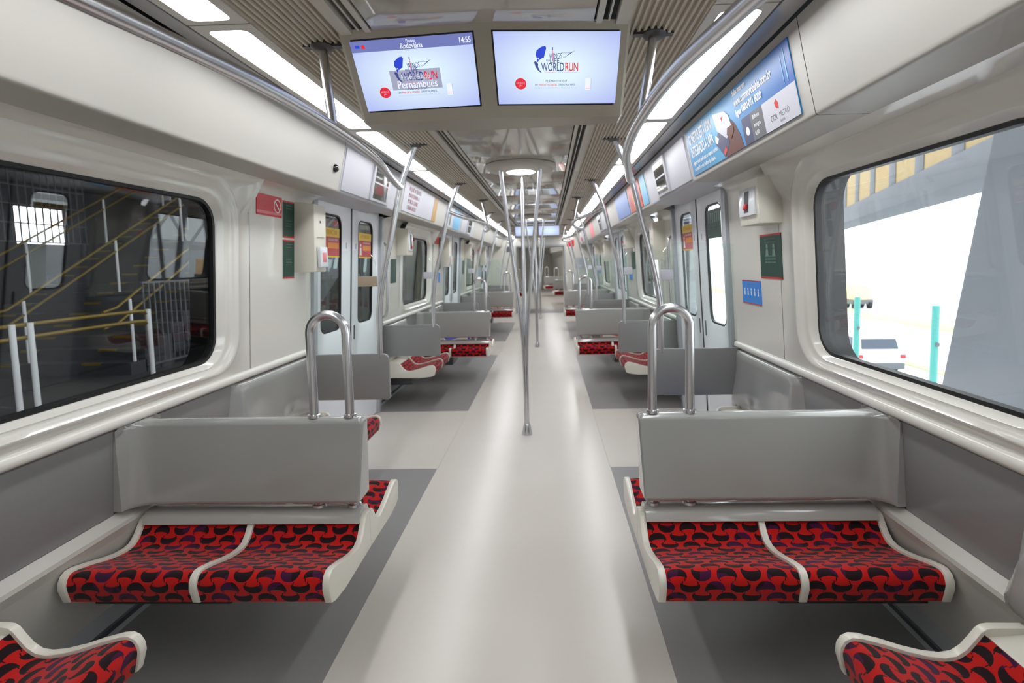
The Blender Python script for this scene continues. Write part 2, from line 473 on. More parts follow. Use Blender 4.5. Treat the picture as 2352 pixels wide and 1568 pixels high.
# ---- side walls
def build_wall(s):
    def sx(p, q, a): return (s * p, a, q)
    mb = MB()
    def bx(y0, y1, z0, z1): mb.box(min(s * 1.62, s * 1.69), max(s * 1.62, s * 1.69), y0, y1, z0, z1)
    edges = [Y0 - 0.2] + flat([(d - 0.78, d + 0.78) for d in Dc]) + [Y1 + 0.1]
    for a, b in zip(edges[0::2], edges[1::2]):
        bx(a, b, -0.1, 0.98)
    bx(Y0 - 0.2, Y1 + 0.1, 2.06, 2.5)
    holes = [b for b in Bc]
    xs = []
    for i in range(len(edges) // 2):
        a, b = edges[2 * i], edges[2 * i + 1]
        w = [h for h in holes if a < h < b]
        if w:
            bx(a, w[0] - 0.80, 0.98, 2.06); bx(w[0] + 0.64, b, 0.98, 2.06)
        else: bx(a, b, 0.98, 2.06)
    w = struct(mb.build('wall_' + SIDE[s], 'skin_outer', smooth=0))
    wz = [0.93, 1.2, 1.5, 1.75, 1.93, 1.96, 1.985, 1.996, 2.0]
    segs = []
    for i, b in enumerate(Bc):
        segs += [(Dc[i] + 0.80, b - 0.952), (b + 0.832, Dc[i + 1] - 0.80)]
    segs += [(Y0, Dc[0] - 0.80), (Dc[3] + 0.80, Y1)]
    for a, b in segs:
        m2 = MB(); m2.strip([(wallx(z), z) for z in wz], a + 0.0015, b - 0.0015, sx)
        m2.build('wall_panel', 'beige', w, smooth=60)
    for a, b in [(Bc[i] - 1.57, Bc[i] + 1.57) for i in range(3)] + [(Y0, Dc[0] - 0.80), (Dc[3] + 0.8, Y1)]:
        # ledge bead above the wainscot
        MB().prism([(1.535, 0.884), (1.506, 0.887), (1.499, 0.898), (1.500, 0.918), (1.512, 0.93), (1.535, 0.932)], a, b, sx).build('ledge_trim', 'beige', w, smooth=60)
        MB().prism([(1.562, 0.528), (1.520, 0.500), (1.517, 0.485), (1.53, 0.45), (1.64, 0.06), (1.67, 0.06), (1.67, 0.528)], a, b, sx).build('lower_panel', 'lower_beige', w, smooth=0)
        MB().prism([(1.625, 0.001), (1.615, 0.05), (1.63, 0.075), (1.68, 0.075), (1.68, 0.001)], a, b, sx).build('baseboard', 'baseboard', w, smooth=0)
    wp = [(1.53, 0.872), (1.558, 0.53), (1.60, 0.53), (1.60, 0.878), (1.537, 0.878)]
    for b in Bc:
        MB().prism(wp, b - 1.53, b - 0.124, sx).build('wainscot_panel', 'grey_panel', w, bevel=0.004)
        MB().prism(wp, b + 0.124, b + 1.53, sx).build('wainscot_panel', 'grey_panel', w, bevel=0.004)
    for a, b in ((Y0, Dc[0] - 0.80), (Dc[3] + 0.8, Y1)):
        MB().prism(wp, a, b, sx).build('wainscot_panel', 'grey_panel', w, bevel=0.004)
    # door posts
    for d in Dc:
        for k in (-1, 1):
            yy = sorted((d + k * 0.735, d + k * 0.80))
            m2 = MB(); m2.prism([(doorx(0) - 0.035, 0.0), (doorx(2.0) - 0.035, 2.0), (doorx(2.0) + 0.08, 2.0), (doorx(0) + 0.08, 0.0)], yy[0], yy[1], sx)
            m2.build('door_post', 'aluminium', w, bevel=0.006)
    return w
WALL = {s: build_wall(s) for s in (-1, 1)}

# ---- windows
def build_window(s, b, n):
    def ring(y0, y1, z0, z1, r, dx, keep=True):
        out = []
        for y, z in rrect(b + y0, b + y1, z0, z1, r):
            x = wallx(z) if keep else (1.52 - 0.06 * (z - 0.9))
            out.append((s * (x + dx), y, z))
        return out
    cy, e_ = (-0.08, 0.038) if s < 0 else (-0.105, 0.008)
    rings = [ring(-0.949, 0.829, 0.931, 2.0, 0.0005, 0.0),
             ring(cy - 0.775 - e_, cy + 0.775 + e_, 0.950, 1.978, 0.19, 0.0),
             ring(cy - 0.758 - e_, cy + 0.758 + e_, 0.960, 1.966, 0.187, -0.009),
             ring(cy - 0.735 - e_, cy + 0.735 + e_, 0.972, 1.945, 0.185, -0.011, False),
             ring(cy - 0.715 - e_, cy + 0.715 + e_, 0.985, 1.925, 0.18, 0.002, False),
             ring(cy - 0.685 - e_, cy + 0.685 + e_, 0.998, 1.903, 0.17, 0.010, False),
             ring(cy - 0.665 - e_, cy + 0.665 + e_, 1.006, 1.890, 0.16, 0.008, False),
             ring(cy - 0.655 - e_, cy + 0.655 + e_, 1.011, 1.884, 0.155, 0.013, False),
             ring(cy - 0.635 - e_, cy + 0.635 + e_, 1.022, 1.870, 0.14, 0.034, False),
             ring(cy - 0.618 - e_, cy + 0.618 + e_, 1.030, 1.86, 0.13, 0.040, False)]
    mb = MB(); mb.loft(rings)
    w = struct(mb.build('window_%d' % n, 'beige', smooth=55))
    g0 = ring(cy - 0.61 - e_, cy + 0.62 + e_, 1.028, 1.862, 0.13, 0.036, False)
    g1 = ring(cy - 0.602 - e_, cy + 0.602 + e_, 1.043, 1.847, 0.117, 0.036, False)
    g2 = ring(cy - 0.602 - e_, cy + 0.602 + e_, 1.043, 1.847, 0.117, 0.070, False)
    g3 = ring(cy - 0.65 - e_, cy + 0.65 + e_, 1.0, 1.89, 0.14, 0.070, False)
    mb = MB(); mb.loft([g0, g1, g2, g3]); mb.build('gasket', 'rubber', w, smooth=30)
    p0 = ring(cy - 0.61 - e_, cy + 0.61 + e_, 1.035, 1.855, 0.12, 0.050, False); p1 = ring(cy - 0.61 - e_, cy + 0.61 + e_, 1.035, 1.855, 0.12, 0.056, False)
    mb = MB(); mb.loft([p0, p1], True, True, True); mb.build('window_pane', 'window_glass', w, smooth=0)
    # reveal through the body side
    r0 = ring(cy - 0.65 - e_, cy + 0.65 + e_, 1.0, 1.89, 0.14, 0.068, False); r1 = ring(cy - 0.655 - e_, cy + 0.655 + e_, 0.99, 1.90, 0.14, 0.2, False)
    mb = MB(); mb.loft([r0, r1]); mb.build('reveal', 'rubber', w, smooth=40)
    return w
wn = 1
for i, b in enumerate(Bc):
    for s in (-1, 1):
        build_window(s, b, wn); wn += 1

# ---- doors
def build_door(s, d, n):
    def P(y, z, dx): return (s * (doorx(z) + dx), y, z)
    root = empty('door_%d' % n, (0, 0, 0)); struct(root)
    for k in (-1, 1):
        ya, yb = (d - 0.735, d - 0.006) if k < 0 else (d + 0.006, d + 0.735)
        wy = (d + k * 0.20, d + k * 0.58); wy = (min(wy), max(wy))
        mb = MB()
        outer = [P(y, z, 0) for y, z in rrect(ya, yb, 0.01, 2.05, 0.0005)]
        i1 = [P(y, z, 0) for y, z in rrect(wy[0] - 0.035, wy[1] + 0.035, 0.965, 1.945, 0.10)]
        i2 = [P(y, z, 0.012) for y, z in rrect(wy[0] - 0.012, wy[1] + 0.012, 0.988, 1.922, 0.085)]
        i3 = [P(y, z, 0.03) for y, z in rrect(wy[0] - 0.012, wy[1] + 0.012, 0.988, 1.922, 0.085)]
        back = [P(y, z, 0.03) for y, z in rrect(ya, yb, 0.01, 2.05, 0.0005)]
        mb.loft([outer, i1, i2, i3]); mb.loft([outer, back])
        leaf = mb.build('door_leaf', 'door_white', root, smooth=40)
        g = [[P(y, z, dx) for y, z in rrect(wy[0] - e, wy[1] + e, 1.0 - e, 1.91 + e, 0.075 + e)] for e, dx in ((0.013, 0.010), (0.0, 0.010), (0.0, 0.03))]
        mb = MB(); mb.loft(g); mb.build('gasket', 'rubber', leaf, smooth=30)
        p0 = [P(y, z, 0.020) for y, z in rrect(wy[0] - 0.005, wy[1] + 0.005, 0.995, 1.915, 0.078)]
        p1 = [P(y, z, 0.025) for y, z in rrect(wy[0] - 0.005, wy[1] + 0.005, 0.995, 1.915, 0.078)]
        mb = MB(); mb.loft([p0, p1], True, True, True); mb.build('door_pane', 'window_glass', leaf, smooth=0)
        # finger slot and key hole
        yy = d + k * 0.085
        mb = MB(); mb.loft([[P(y, z, -0.002) for y, z in rrect(yy - 0.012, yy + 0.012, 0.86, 0.99, 0.011)], [P(y, z, 0.004) for y, z in rrect(yy - 0.012, yy + 0.012, 0.86, 0.99, 0.011)]], True, True, True)
        mb.build('finger_slot', 'dark_steel', leaf, smooth=0)
        yy = d + k * 0.11
        mb = MB(); mb.loft([[P(y, z, -0.003) for y, z in rrect(yy - 0.008, yy + 0.008, 1.66, 1.71, 0.007)], [P(y, z, 0.004) for y, z in rrect(yy - 0.008, yy + 0.008, 1.66, 1.71, 0.007)]], True, True, True)
        mb.build('lock_cover', 'aluminium', leaf, smooth=0)
    mb = MB()
    mb.loft([[P(y, z, -0.004) for y, z in ((d - 0.011, 0.01), (d + 0.011, 0.01), (d + 0.011, 2.05), (d - 0.011, 2.05))],
             [P(y, z, 0.025) for y, z in ((d - 0.011, 0.01), (d + 0.011, 0.01), (d + 0.011, 2.05), (d - 0.011, 2.05))]], True, True, True)
    mb.build('rubber_seal', 'rubber', root, smooth=0)
    MB().box(min(s * 1.60, s * 1.70), max(s * 1.60, s * 1.70), d - 0.78, d + 0.78, -0.02, 0.004).build('sill', 'sill_metal', root, smooth=0)
    return root
dn = 1
for d in Dc:
    for s in (-1, 1):
        build_door(s, d, dn); dn += 1

# ---- end walls
PW, PT = 0.72, 2.0
ew = MB()
ew.box(-1.62, -PW, Y1, Y1 + 0.1, 0, 2.42); ew.box(PW, 1.62, Y1, Y1 + 0.1, 0, 2.42); ew.box(-PW, PW, Y1, Y1 + 0.1, PT, 2.42)
wf = struct(ew.build('wall_front', 'beige', smooth=0))
mb = MB()
for dx in (0.0,):
    o = [(-PW - 0.04, 0), (-PW - 0.04, PT + 0.04), (PW + 0.04, PT + 0.04), (PW + 0.04, 0), (PW, 0), (PW, PT), (-PW, PT), (-PW, 0)]
    mb.prism(o, Y1 - 0.02, Y1 + 0.16, lambda p, q, a: (p, a, q))
mb.build('portal_frame', 'aluminium', wf, smooth=0)
MB().box(-PW, PW, Y1 - 0.10, Y1 + 0.3, -0.01, 0.006).build('threshold', 'dark_steel', wf, smooth=0)
struct(MB().box(-1.62, 1.62, Y0 - 0.1, Y0, 0, 2.42).build('wall_back', 'beige', smooth=0))

# ================================================================== SEATING
RIM = [(0.016, 0.345), (0.0, 0.40), (0.003, 0.425), (0.014, 0.444), (0.034, 0.454), (0.06, 0.452), (0.12, 0.436), (0.18, 0.416), (0.24, 0.401), (0.285, 0.396), (0.315, 0.401), (0.34, 0.419), (0.362, 0.447), (0.378, 0.469), (0.392, 0.479), (0.41, 0.482)]
BOT = [(0.41, 0.325), (0.14, 0.322), (0.05, 0.333)]
def offs(poly, dist):
    out = []
    for i, (x, y) in enumerate(poly):
        a = poly[max(i - 1, 0)]; b = poly[min(i + 1, len(poly) - 1)]
        t = Vector((b[0] - a[0], b[1] - a[1])).normalized()
        out.append((x + t.y * dist, y - t.x * dist))
    return out
def seat_unit(root, a0, a1, fn, end_depth, mats, rim_w=0.026, blue=()):
    """two cushions between a0 and a1; fn(d,z,a)->local xyz"""
    dmax = end_depth
    shell_top = offs(RIM, 0.024)
    poly = shell_top[:-1] + [(dmax, 0.470), (dmax, 0.325), (0.14, 0.322), (0.05, 0.333)]
    sh = MB().prism(poly, a0 + 0.01, a1 - 0.002, fn).build('seat_shell', 'shell_white', root, smooth=40)
    rimpoly = RIM + [(dmax, 0.482), (dmax, 0.325), (0.14, 0.322), (0.05, 0.333)]
    mid = (a0 + a1) / 2
    for c in (a0 + rim_w / 2, mid, a1 - rim_w / 2):
        MB().prism(rimpoly, c - rim_w / 2, c + rim_w / 2, fn).build('rim', 'shell_white', sh, bevel=0.004, smooth=40, segs=2)
    # cushions
    top = offs(RIM[:14], 0.010); top = [(0.022, 0.346)] + top[1:]
    fine = [(p.x, p.y) for p in spline([(x, y, 0) for x, y in top], 3)]
    for k, (c0, c1) in enumerate(((a0 + rim_w, mid - rim_w / 2), (mid + rim_w / 2, a1 - rim_w))):
        rows = []; uvs = []; acc = 0.0
        for i, (d, z) in enumerate(fine):
            if i: acc += math.hypot(d - fine[i - 1][0], z - fine[i - 1][1])
            r = []; u = []
            a = fine[max(i - 1, 0)]; b = fine[min(i + 1, len(fine) - 1)]
            t = Vector((b[0] - a[0], b[1] - a[1])).normalized()
            for j in range(9):
                f = j / 8; av = c0 + (c1 - c0) * f
                bul = 0.007 * math.sin(math.pi * f) ** 0.6 * min(1, i / 5, (len(fine) - 1 - i) / 4) if 0 < i < len(fine) - 1 else 0
                r.append(fn(d - t.y * bul, z + t.x * bul, av)); u.append((av, acc))
            rows.append(r); uvs.append(u)
        # underside close
        base = [(d, z) for d, z in offs(fine, 0.02)]
        mbc = MB(); mbc.grid(rows, uvs)
        for e in (0, 8):
            av = c0 + (c1 - c0) * e / 8
            mbc.grid([[rows[i][e] for i in range(len(fine))], [fn(base[i][0], base[i][1], av) for i in range(len(fine))]])
        mbc.grid([rows[0], [fn(base[0][0], base[0][1], c0 + (c1 - c0) * j / 8) for j in range(9)]])
        mbc.grid([rows[-1], [fn(base[-1][0], base[-1][1], c0 + (c1 - c0) * j / 8) for j in range(9)]])
        mbc.build('cushion', mats[k], root, smooth=60)
    return sh

def backrest_mesh():
    mb = MB(); rings = []
    for z, hw, xo in ((0.540, 0.058, 0.004), (0.548, 0.064, 0.0), (0.556, 0.0635, 0.0), (0.70, 0.050, -0.008), (0.84, 0.036, -0.016), (0.862, 0.034, -0.018), (0.87, 0.0333, -0.018), (0.879, 0.025, -0.012), (0.884, 0.014, -0.002)):
        xa = 0.578 + xo
        front = [(xa, -hw + 0.016), (xa, -hw + 0.008), (xa + 0.006, -hw), (xa + 0.014, -hw)]
        for k in range(6): front.append((0.62 + (1.43 - 0.62) * k / 5, -hw))
        r = 0.095
        top_in = 0.02 if z > 0.87 else 0
        for k in range(1, 8):
            t = math.radians(90 * k / 7)
            front.append((1.43 + r * math.sin(t), -hw - (0.124 - hw - top_in) * (1 - math.cos(t))))
        xw = 1.53 + 0.028 * (0.872 - z) / 0.342
        front.append((xw + 0.03, -(0.124 - top_in)))
        ring = front + [(x, -y) for x, y in reversed(front)]
        rings.append([(x, y, z) for x, y in ring])
    mb.loft(rings, True, True, True)
    return mb
_proto = {}
def bench(s, b, blue, label, group):
    """two back-to-back double seats across the car"""
    root = empty('double_bench', (0, b, 0), 0 if s > 0 else math.pi)
    # local frame is the right-hand bench; the left one is it turned by 180 degrees
    for q, sg in enumerate((-1, 1)):
        mats = ['fabric_blue' if (q, k) in blue else 'fabric_red' for k in range(2)]
        seat_unit(root, 0.560, 1.525, (lambda d, z, a, sg=sg: (a, sg * (0.42 - d), z)), 0.42, mats)
    MB().prism([(-0.062, 0.455), (-0.052, 0.482), (-0.036, 0.496), (-0.014, 0.503), (0.014, 0.503), (0.036, 0.496), (0.052, 0.482), (0.062, 0.455)], 0.585, 1.50, lambda p, q, a: (a, p, q)).build('ridge', 'ridge_grey', root, smooth=60)
    bk = backrest_mesh().build('backrest', 'grey_seat', root, smooth=50)
    # U-shaped grab handle
    h = MB(); pts = [(0.622, 0, 0.475), (0.622, 0, 0.9), (0.622, 0, 1.1)]
    for k in range(0, 13):
        t = math.pi * (1 - k / 12); pts.append((0.697 + 0.075 * math.cos(t), 0, 1.235 + 0.075 * math.sin(t)))
    pts += [(0.772, 0, 1.1), (0.772, 0, 0.9), (0.772, 0, 0.475)]
    hd = h.tube(pts, 0.0185, 16).build('grab_handle', 'steel', root, smooth=60)
    for x in (0.622, 0.772):
        MB().lathe([(0.019, 0.882), (0.026, 0.884), (0.026, 0.896), (0.019, 0.899)], (x, 0, 0), 20).build('collar', 'steel', hd, smooth=40)
        MB().lathe([(0.019, 0.542), (0.025, 0.541), (0.025, 0.530), (0.019, 0.529), (0.019, 0.516), (0.027, 0.513), (0.029, 0.503)], (x, 0, 0), 20).build('foot_collar', 'steel', hd, smooth=40)
    MB().box(1.05, 1.63, -0.2, 0.2, 0.2, 0.324).build('support_bracket', 'dark_steel', root, bevel=0.01)
    tag(root, label, 'bench', group)
    return root

def wall_seat(s, b, k, blue, label, group):
    """double seat along the wall; k=-1 near half of the bay, +1 far half"""
    root = empty('wall_seat', (0, b, 0), 0)
    def fn(d, z, a): return (s * (0.99 + d), k * a, z)
    mats = ['fabric_blue' if q in blue else 'fabric_red' for q in range(2)]
    seat_unit(root, 0.69, 1.515, fn, 0.55, mats)
    # moulded backrest
    rings = []
    N = 22
    zs = [(0.50, 0.075), (0.53, 0.088), (0.58, 0.082), (0.66, 0.062), (0.74, 0.048), (0.82, 0.042), (0.86, 0.036), (0.874, 0.022), (0.878, 0.0)]
    rows = []
    for z, th in zs:
        row = []
        for j in range(N + 1):
            f = j / N; a = 0.60 + (1.515 - 0.60) * f
            slant = 0.10 * (0.88 - z) / 0.38
            e = min(1, max(0, (a - 0.60 - 0.05 + slant * 0.5) / 0.05)); e = e * e * (3 - 2 * e)
            dish = 1 - 0.35 * math.sin(math.pi * ((f - 0.1) / 0.9 * 2 % 1)) ** 2 * (0.85 - z) / 0.35 if f > 0.1 and z < 0.85 else 1
            xw = 1.53 + 0.028 * (0.872 - z) / 0.342
            row.append((s * (xw + 0.012 - (th + 0.012) * e * dish), k * a, z))
        rows.append(row)
    mb = MB(); mb.grid(rows); mb.build('backrest', 'grey_seat', root, smooth=60)
    MB().box(min(s * 1.3, s * 1.62), max(s * 1.3, s * 1.62), min(k * 0.9, k * 1.3), max(k * 0.9, k * 1.3), 0.2, 0.324).build('support_bracket', 'dark_steel', root, bevel=0.01)
    tag(root, label, 'seat', group)
    return root

BAY = ['first', 'second', 'third']
NEARBY = ['nearest', 'second from front', 'farthest']
for i, b in enumerate(Bc):
    for s in (-1, 1):
        # local q for the turned bench: q=0 is the local -Y side
        blue = set()
        bench(s, b, blue, '%s red double bench with grey backrest and U handle, %s%s' % (SIDE[s], NEARBY[i], ', blue rear seats' if blue else ''), 'benches across the car')
        for k in (-1, 1):
            bl = set()
            if k == 1 and (i, s) in ((0, 1), (1, -1)): bl = {0, 1}
            colr = 'blue' if bl else 'red'
            lab = '%s wall seat on the %s, %s of the %s bench' % (colr, SIDE[s], 'in front' if k < 0 else 'beyond', ['nearest', 'second', 'third'][i])
            wall_seat(s, b, k, bl, lab, 'seats along the walls')

# ---- partitions with glass, poles
def partition(s, b, k, label, clamp='poster_white'):
    y = b + k * 1.535
    root = empty('draught_screen', (0, y, 0))
    pts = []
    pts += [(1.55, 0.56), (0.94, 0.56), (0.925, 0.575)]
    for t in range(7):
        a = math.radians(180 - 15 * t); pts.append((0.965 + 0.04 * math.cos(a), 0.848 + 0.04 * math.sin(a)))
    pts += [(1.53, 0.888)]
    MB().prism(pts, -0.017, 0.017, lambda p, q, a: (s * p, a, q)).build('panel', 'grey_panel', root, bevel=0.006)
    g = [(0.99, 0.889), (0.985, 1.52)]
    for t in range(7):
        a = math.radians(180 - 15 * t); g.append((1.105 + 0.12 * math.cos(a), 1.50 + 0.12 * math.sin(a)))
    g += [(1.472, 1.60), (1.51, 0.889)]
    MB().prism(g, -0.004, 0.004, lambda p, q, a: (s * p, a, q)).build('glass_pane', 'screen_glass', root, smooth=0)
    w_ = 1.12 if clamp == 'flag_brown' else 1.07
    MB().box(min(s * 0.985, s * w_), max(s * 0.985, s * w_), -0.010, 0.010, 1.365, 1.435).build('clamp_plate', clamp, root, bevel=0.004)
    pass
    tag(root, label, 'screen', 'draught screens by the doors')
POLE = [(0.672, 2.345), (0.735, 2.19), (0.793, 2.045), (0.862, 1.75), (0.938, 1.44), (0.976, 1.22), (0.984, 1.05), (0.985, 0.862)]
def flange(mb, x, y, z):
    mb.lathe([(0.018, z - 0.02), (0.03, z - 0.018), (0.045, z - 0.004), (0.045, z + 0.012)], (x, y, 0), 20, True, False)
    mb.box(x - 0.075, x + 0.075, y - 0.014, y + 0.014, z - 0.006, z + 0.012)
def pole(s, b, k, label):
    y = b + k * 1.535
    root = empty('grab_pole', (s * 0.985, y, 0.862))
    pts = spline([(s * (x - 0.985), 0, z - 0.862) for x, z in POLE], 6)
    MB().tube(pts, 0.0195, 14).build('tube', 'steel', root, smooth=60)
    mb = MB(); flange(mb, s * (0.672 - 0.985), 0, 2.325 - 0.862); mb.build('ceiling_flange', 'dark_steel', root, smooth=40)
    tag(root, label, 'pole', 'curved poles at the draught screens')
RAIL = [(0.79, -1.535, 2.045), (0.70, -1.34, 2.012), (0.635, -1.13, 2.0), (0.597, -0.92, 2.0), (0.562, -0.68, 2.0), (0.548, -0.40, 2.0), (0.553, 0.0, 2.0), (0.59, 0.42, 2.0), (0.645, 0.75, 2.0), (0.695, 1.05, 2.003), (0.735, 1.28, 2.012), (0.765, 1.43, 2.025), (0.79, 1.535, 2.045)]
def rail(s, b, label):
    root = empty('overhead_rail', (0, b, 2.0))
    pts = spline([(s * x, y, z - 2.0) for x, y, z in RAIL], 6)
    MB().tube(pts, 0.02, 14).build('tube', 'steel', root, smooth=60)
    hg = MB().tube([(s * 0.615, -0.10, 0.335), (s * 0.55, -0.20, 0.0)], 0.017, 14).build('hanger', 'steel', root, smooth=60)
    mb = MB(); flange(mb, s * 0.615, -0.10, 0.325); mb.build('ceiling_flange', 'dark_steel', hg, smooth=40)
    tag(root, label, 'handrail', 'overhead handrails')
for i, b in enumerate(Bc):
    for s in (-1, 1):
        for k in (-1, 1):
            w = '%s the %s %s bench' % ('before' if k < 0 else 'beyond', ['nearest', 'second', 'third'][i], SIDE[s])
            partition(s, b, k, 'grey draught screen with glass above, %s' % w, 'flag_brown' if (i, s, k) == (0, -1, 1) else 'poster_white')
            pole(s, b, k, 'curved steel pole on the draught screen %s' % w)
        rail(s, b, 'curved steel overhead handrail above the %s %s bench' % (['nearest', 'second', 'third'][i], SIDE[s]))
# half bay at the far end: one more screen with pole on each side
for s in (-1, 1):
    partition(s, Dc[3] + 0.875 + 1.535, -1, 'grey draught screen with glass, %s side, last before the end wall' % SIDE[s])
    pole(s, Dc[3] + 0.875 + 1.535, -1, 'curved steel pole on the %s, last before the end wall' % SIDE[s])

# ---- branching poles with round lamps in the door bays
def tripole(d, i):
    root = empty('branching_pole', (0, d, 0))
    MB().lathe([(0.045, 0.0), (0.045, 0.01), (0.030, 0.085), (0.0235, 0.10)], (0, 0, 0), 24, True).build('foot', 'steel', root, smooth=40)
    MB().tube([(0, 0, 0.09), (0, 0, 0.4), (0, 0, 0.78)], 0.0225, 16).build('stem', 'steel', root, smooth=60)
    for a in (90, 210, 330):
        c, t = math.cos(math.radians(a)), math.sin(math.radians(a))
        R = [(0.004, 0.45), (0.013, 0.72), (0.024, 0.90), (0.055, 1.2), (0.105, 1.62), (0.155, 2.0), (0.19, 2.285)]
        MB().tube(spline([(r * c, r * t, z) for r, z in R], 5), 0.0165, 14).build('branch', 'steel', root, smooth=60)
    tag(root, 'steel pole splitting into three branches in the aisle, %s from the camera' % ORD[i], 'pole', 'branching poles in the aisle')
    lr = empty('round_lamp', (0, d, 2.32))
    MB().lathe([(0.30, 0.0), (0.296, -0.022), (0.28, -0.036), (0.26, -0.042), (0.20, -0.048), (0.135, -0.052), (0.122, -0.052), (0.120, -0.046)], (0, 0, 0), 48, True).build('disc', 'strip_beige', lr, smooth=50)
    MB().lathe([(0.12, -0.047), (0.118, -0.054), (0.09, -0.058), (0.001, -0.06)], (0, 0, 0), 40, False, True).build('diffuser', 'lamp', lr, smooth=60)
    tag(lr, 'round white ceiling lamp around the top of the %s branching pole' % ORD[i], 'lamp', 'round ceiling lamps')
for i, d in enumerate(Dc[1:]): tripole(d, i)

# ---- strip lights
def strip_light(s, y, L, n, proto=None):
    root = empty('ceiling_light', (s * 0.862, y, 2.31))
    mb = MB()
    o = rrect(-0.104, 0.104, 0.004, L - 0.004, 0.001); h = rrect(-0.066, 0.073, 0.045, L - 0.028, 0.028)
    o3 = [(s * p, q, 0.0) for p, q in o]; h3 = [(s * p, q, 0.0) for p, q in h]; h4 = [(s * p, q, 0.006) for p, q in h]
    o4 = [(s * p, q, 0.02) for p, q in o]
    mb.loft([o4, o3, h3, h4]); mb.build('frame', 'light_frame', root, smooth=30)
    m2 = MB(); m2.loft([[(s * p, q, 0.003) for p, q in h], [(s * p, q, 0.012) for p, q in h]], True, True, True)
    m2.build('diffuser', 'lamp', root, smooth=0)
    tag(root, '%s long white ceiling light panel of the %s row' % (ORD[n], SIDE[s]), 'light', 'ceiling light panels')
    return root
LL = 1.385
for s in (-1, 1):
    y = 1.775 - 2 * LL; n = 0
    while y < Y1 - 0.3:
        L = min(LL, Y1 - y)
        strip_light(s, max(y, Y0), L, n); y += LL; n += 1

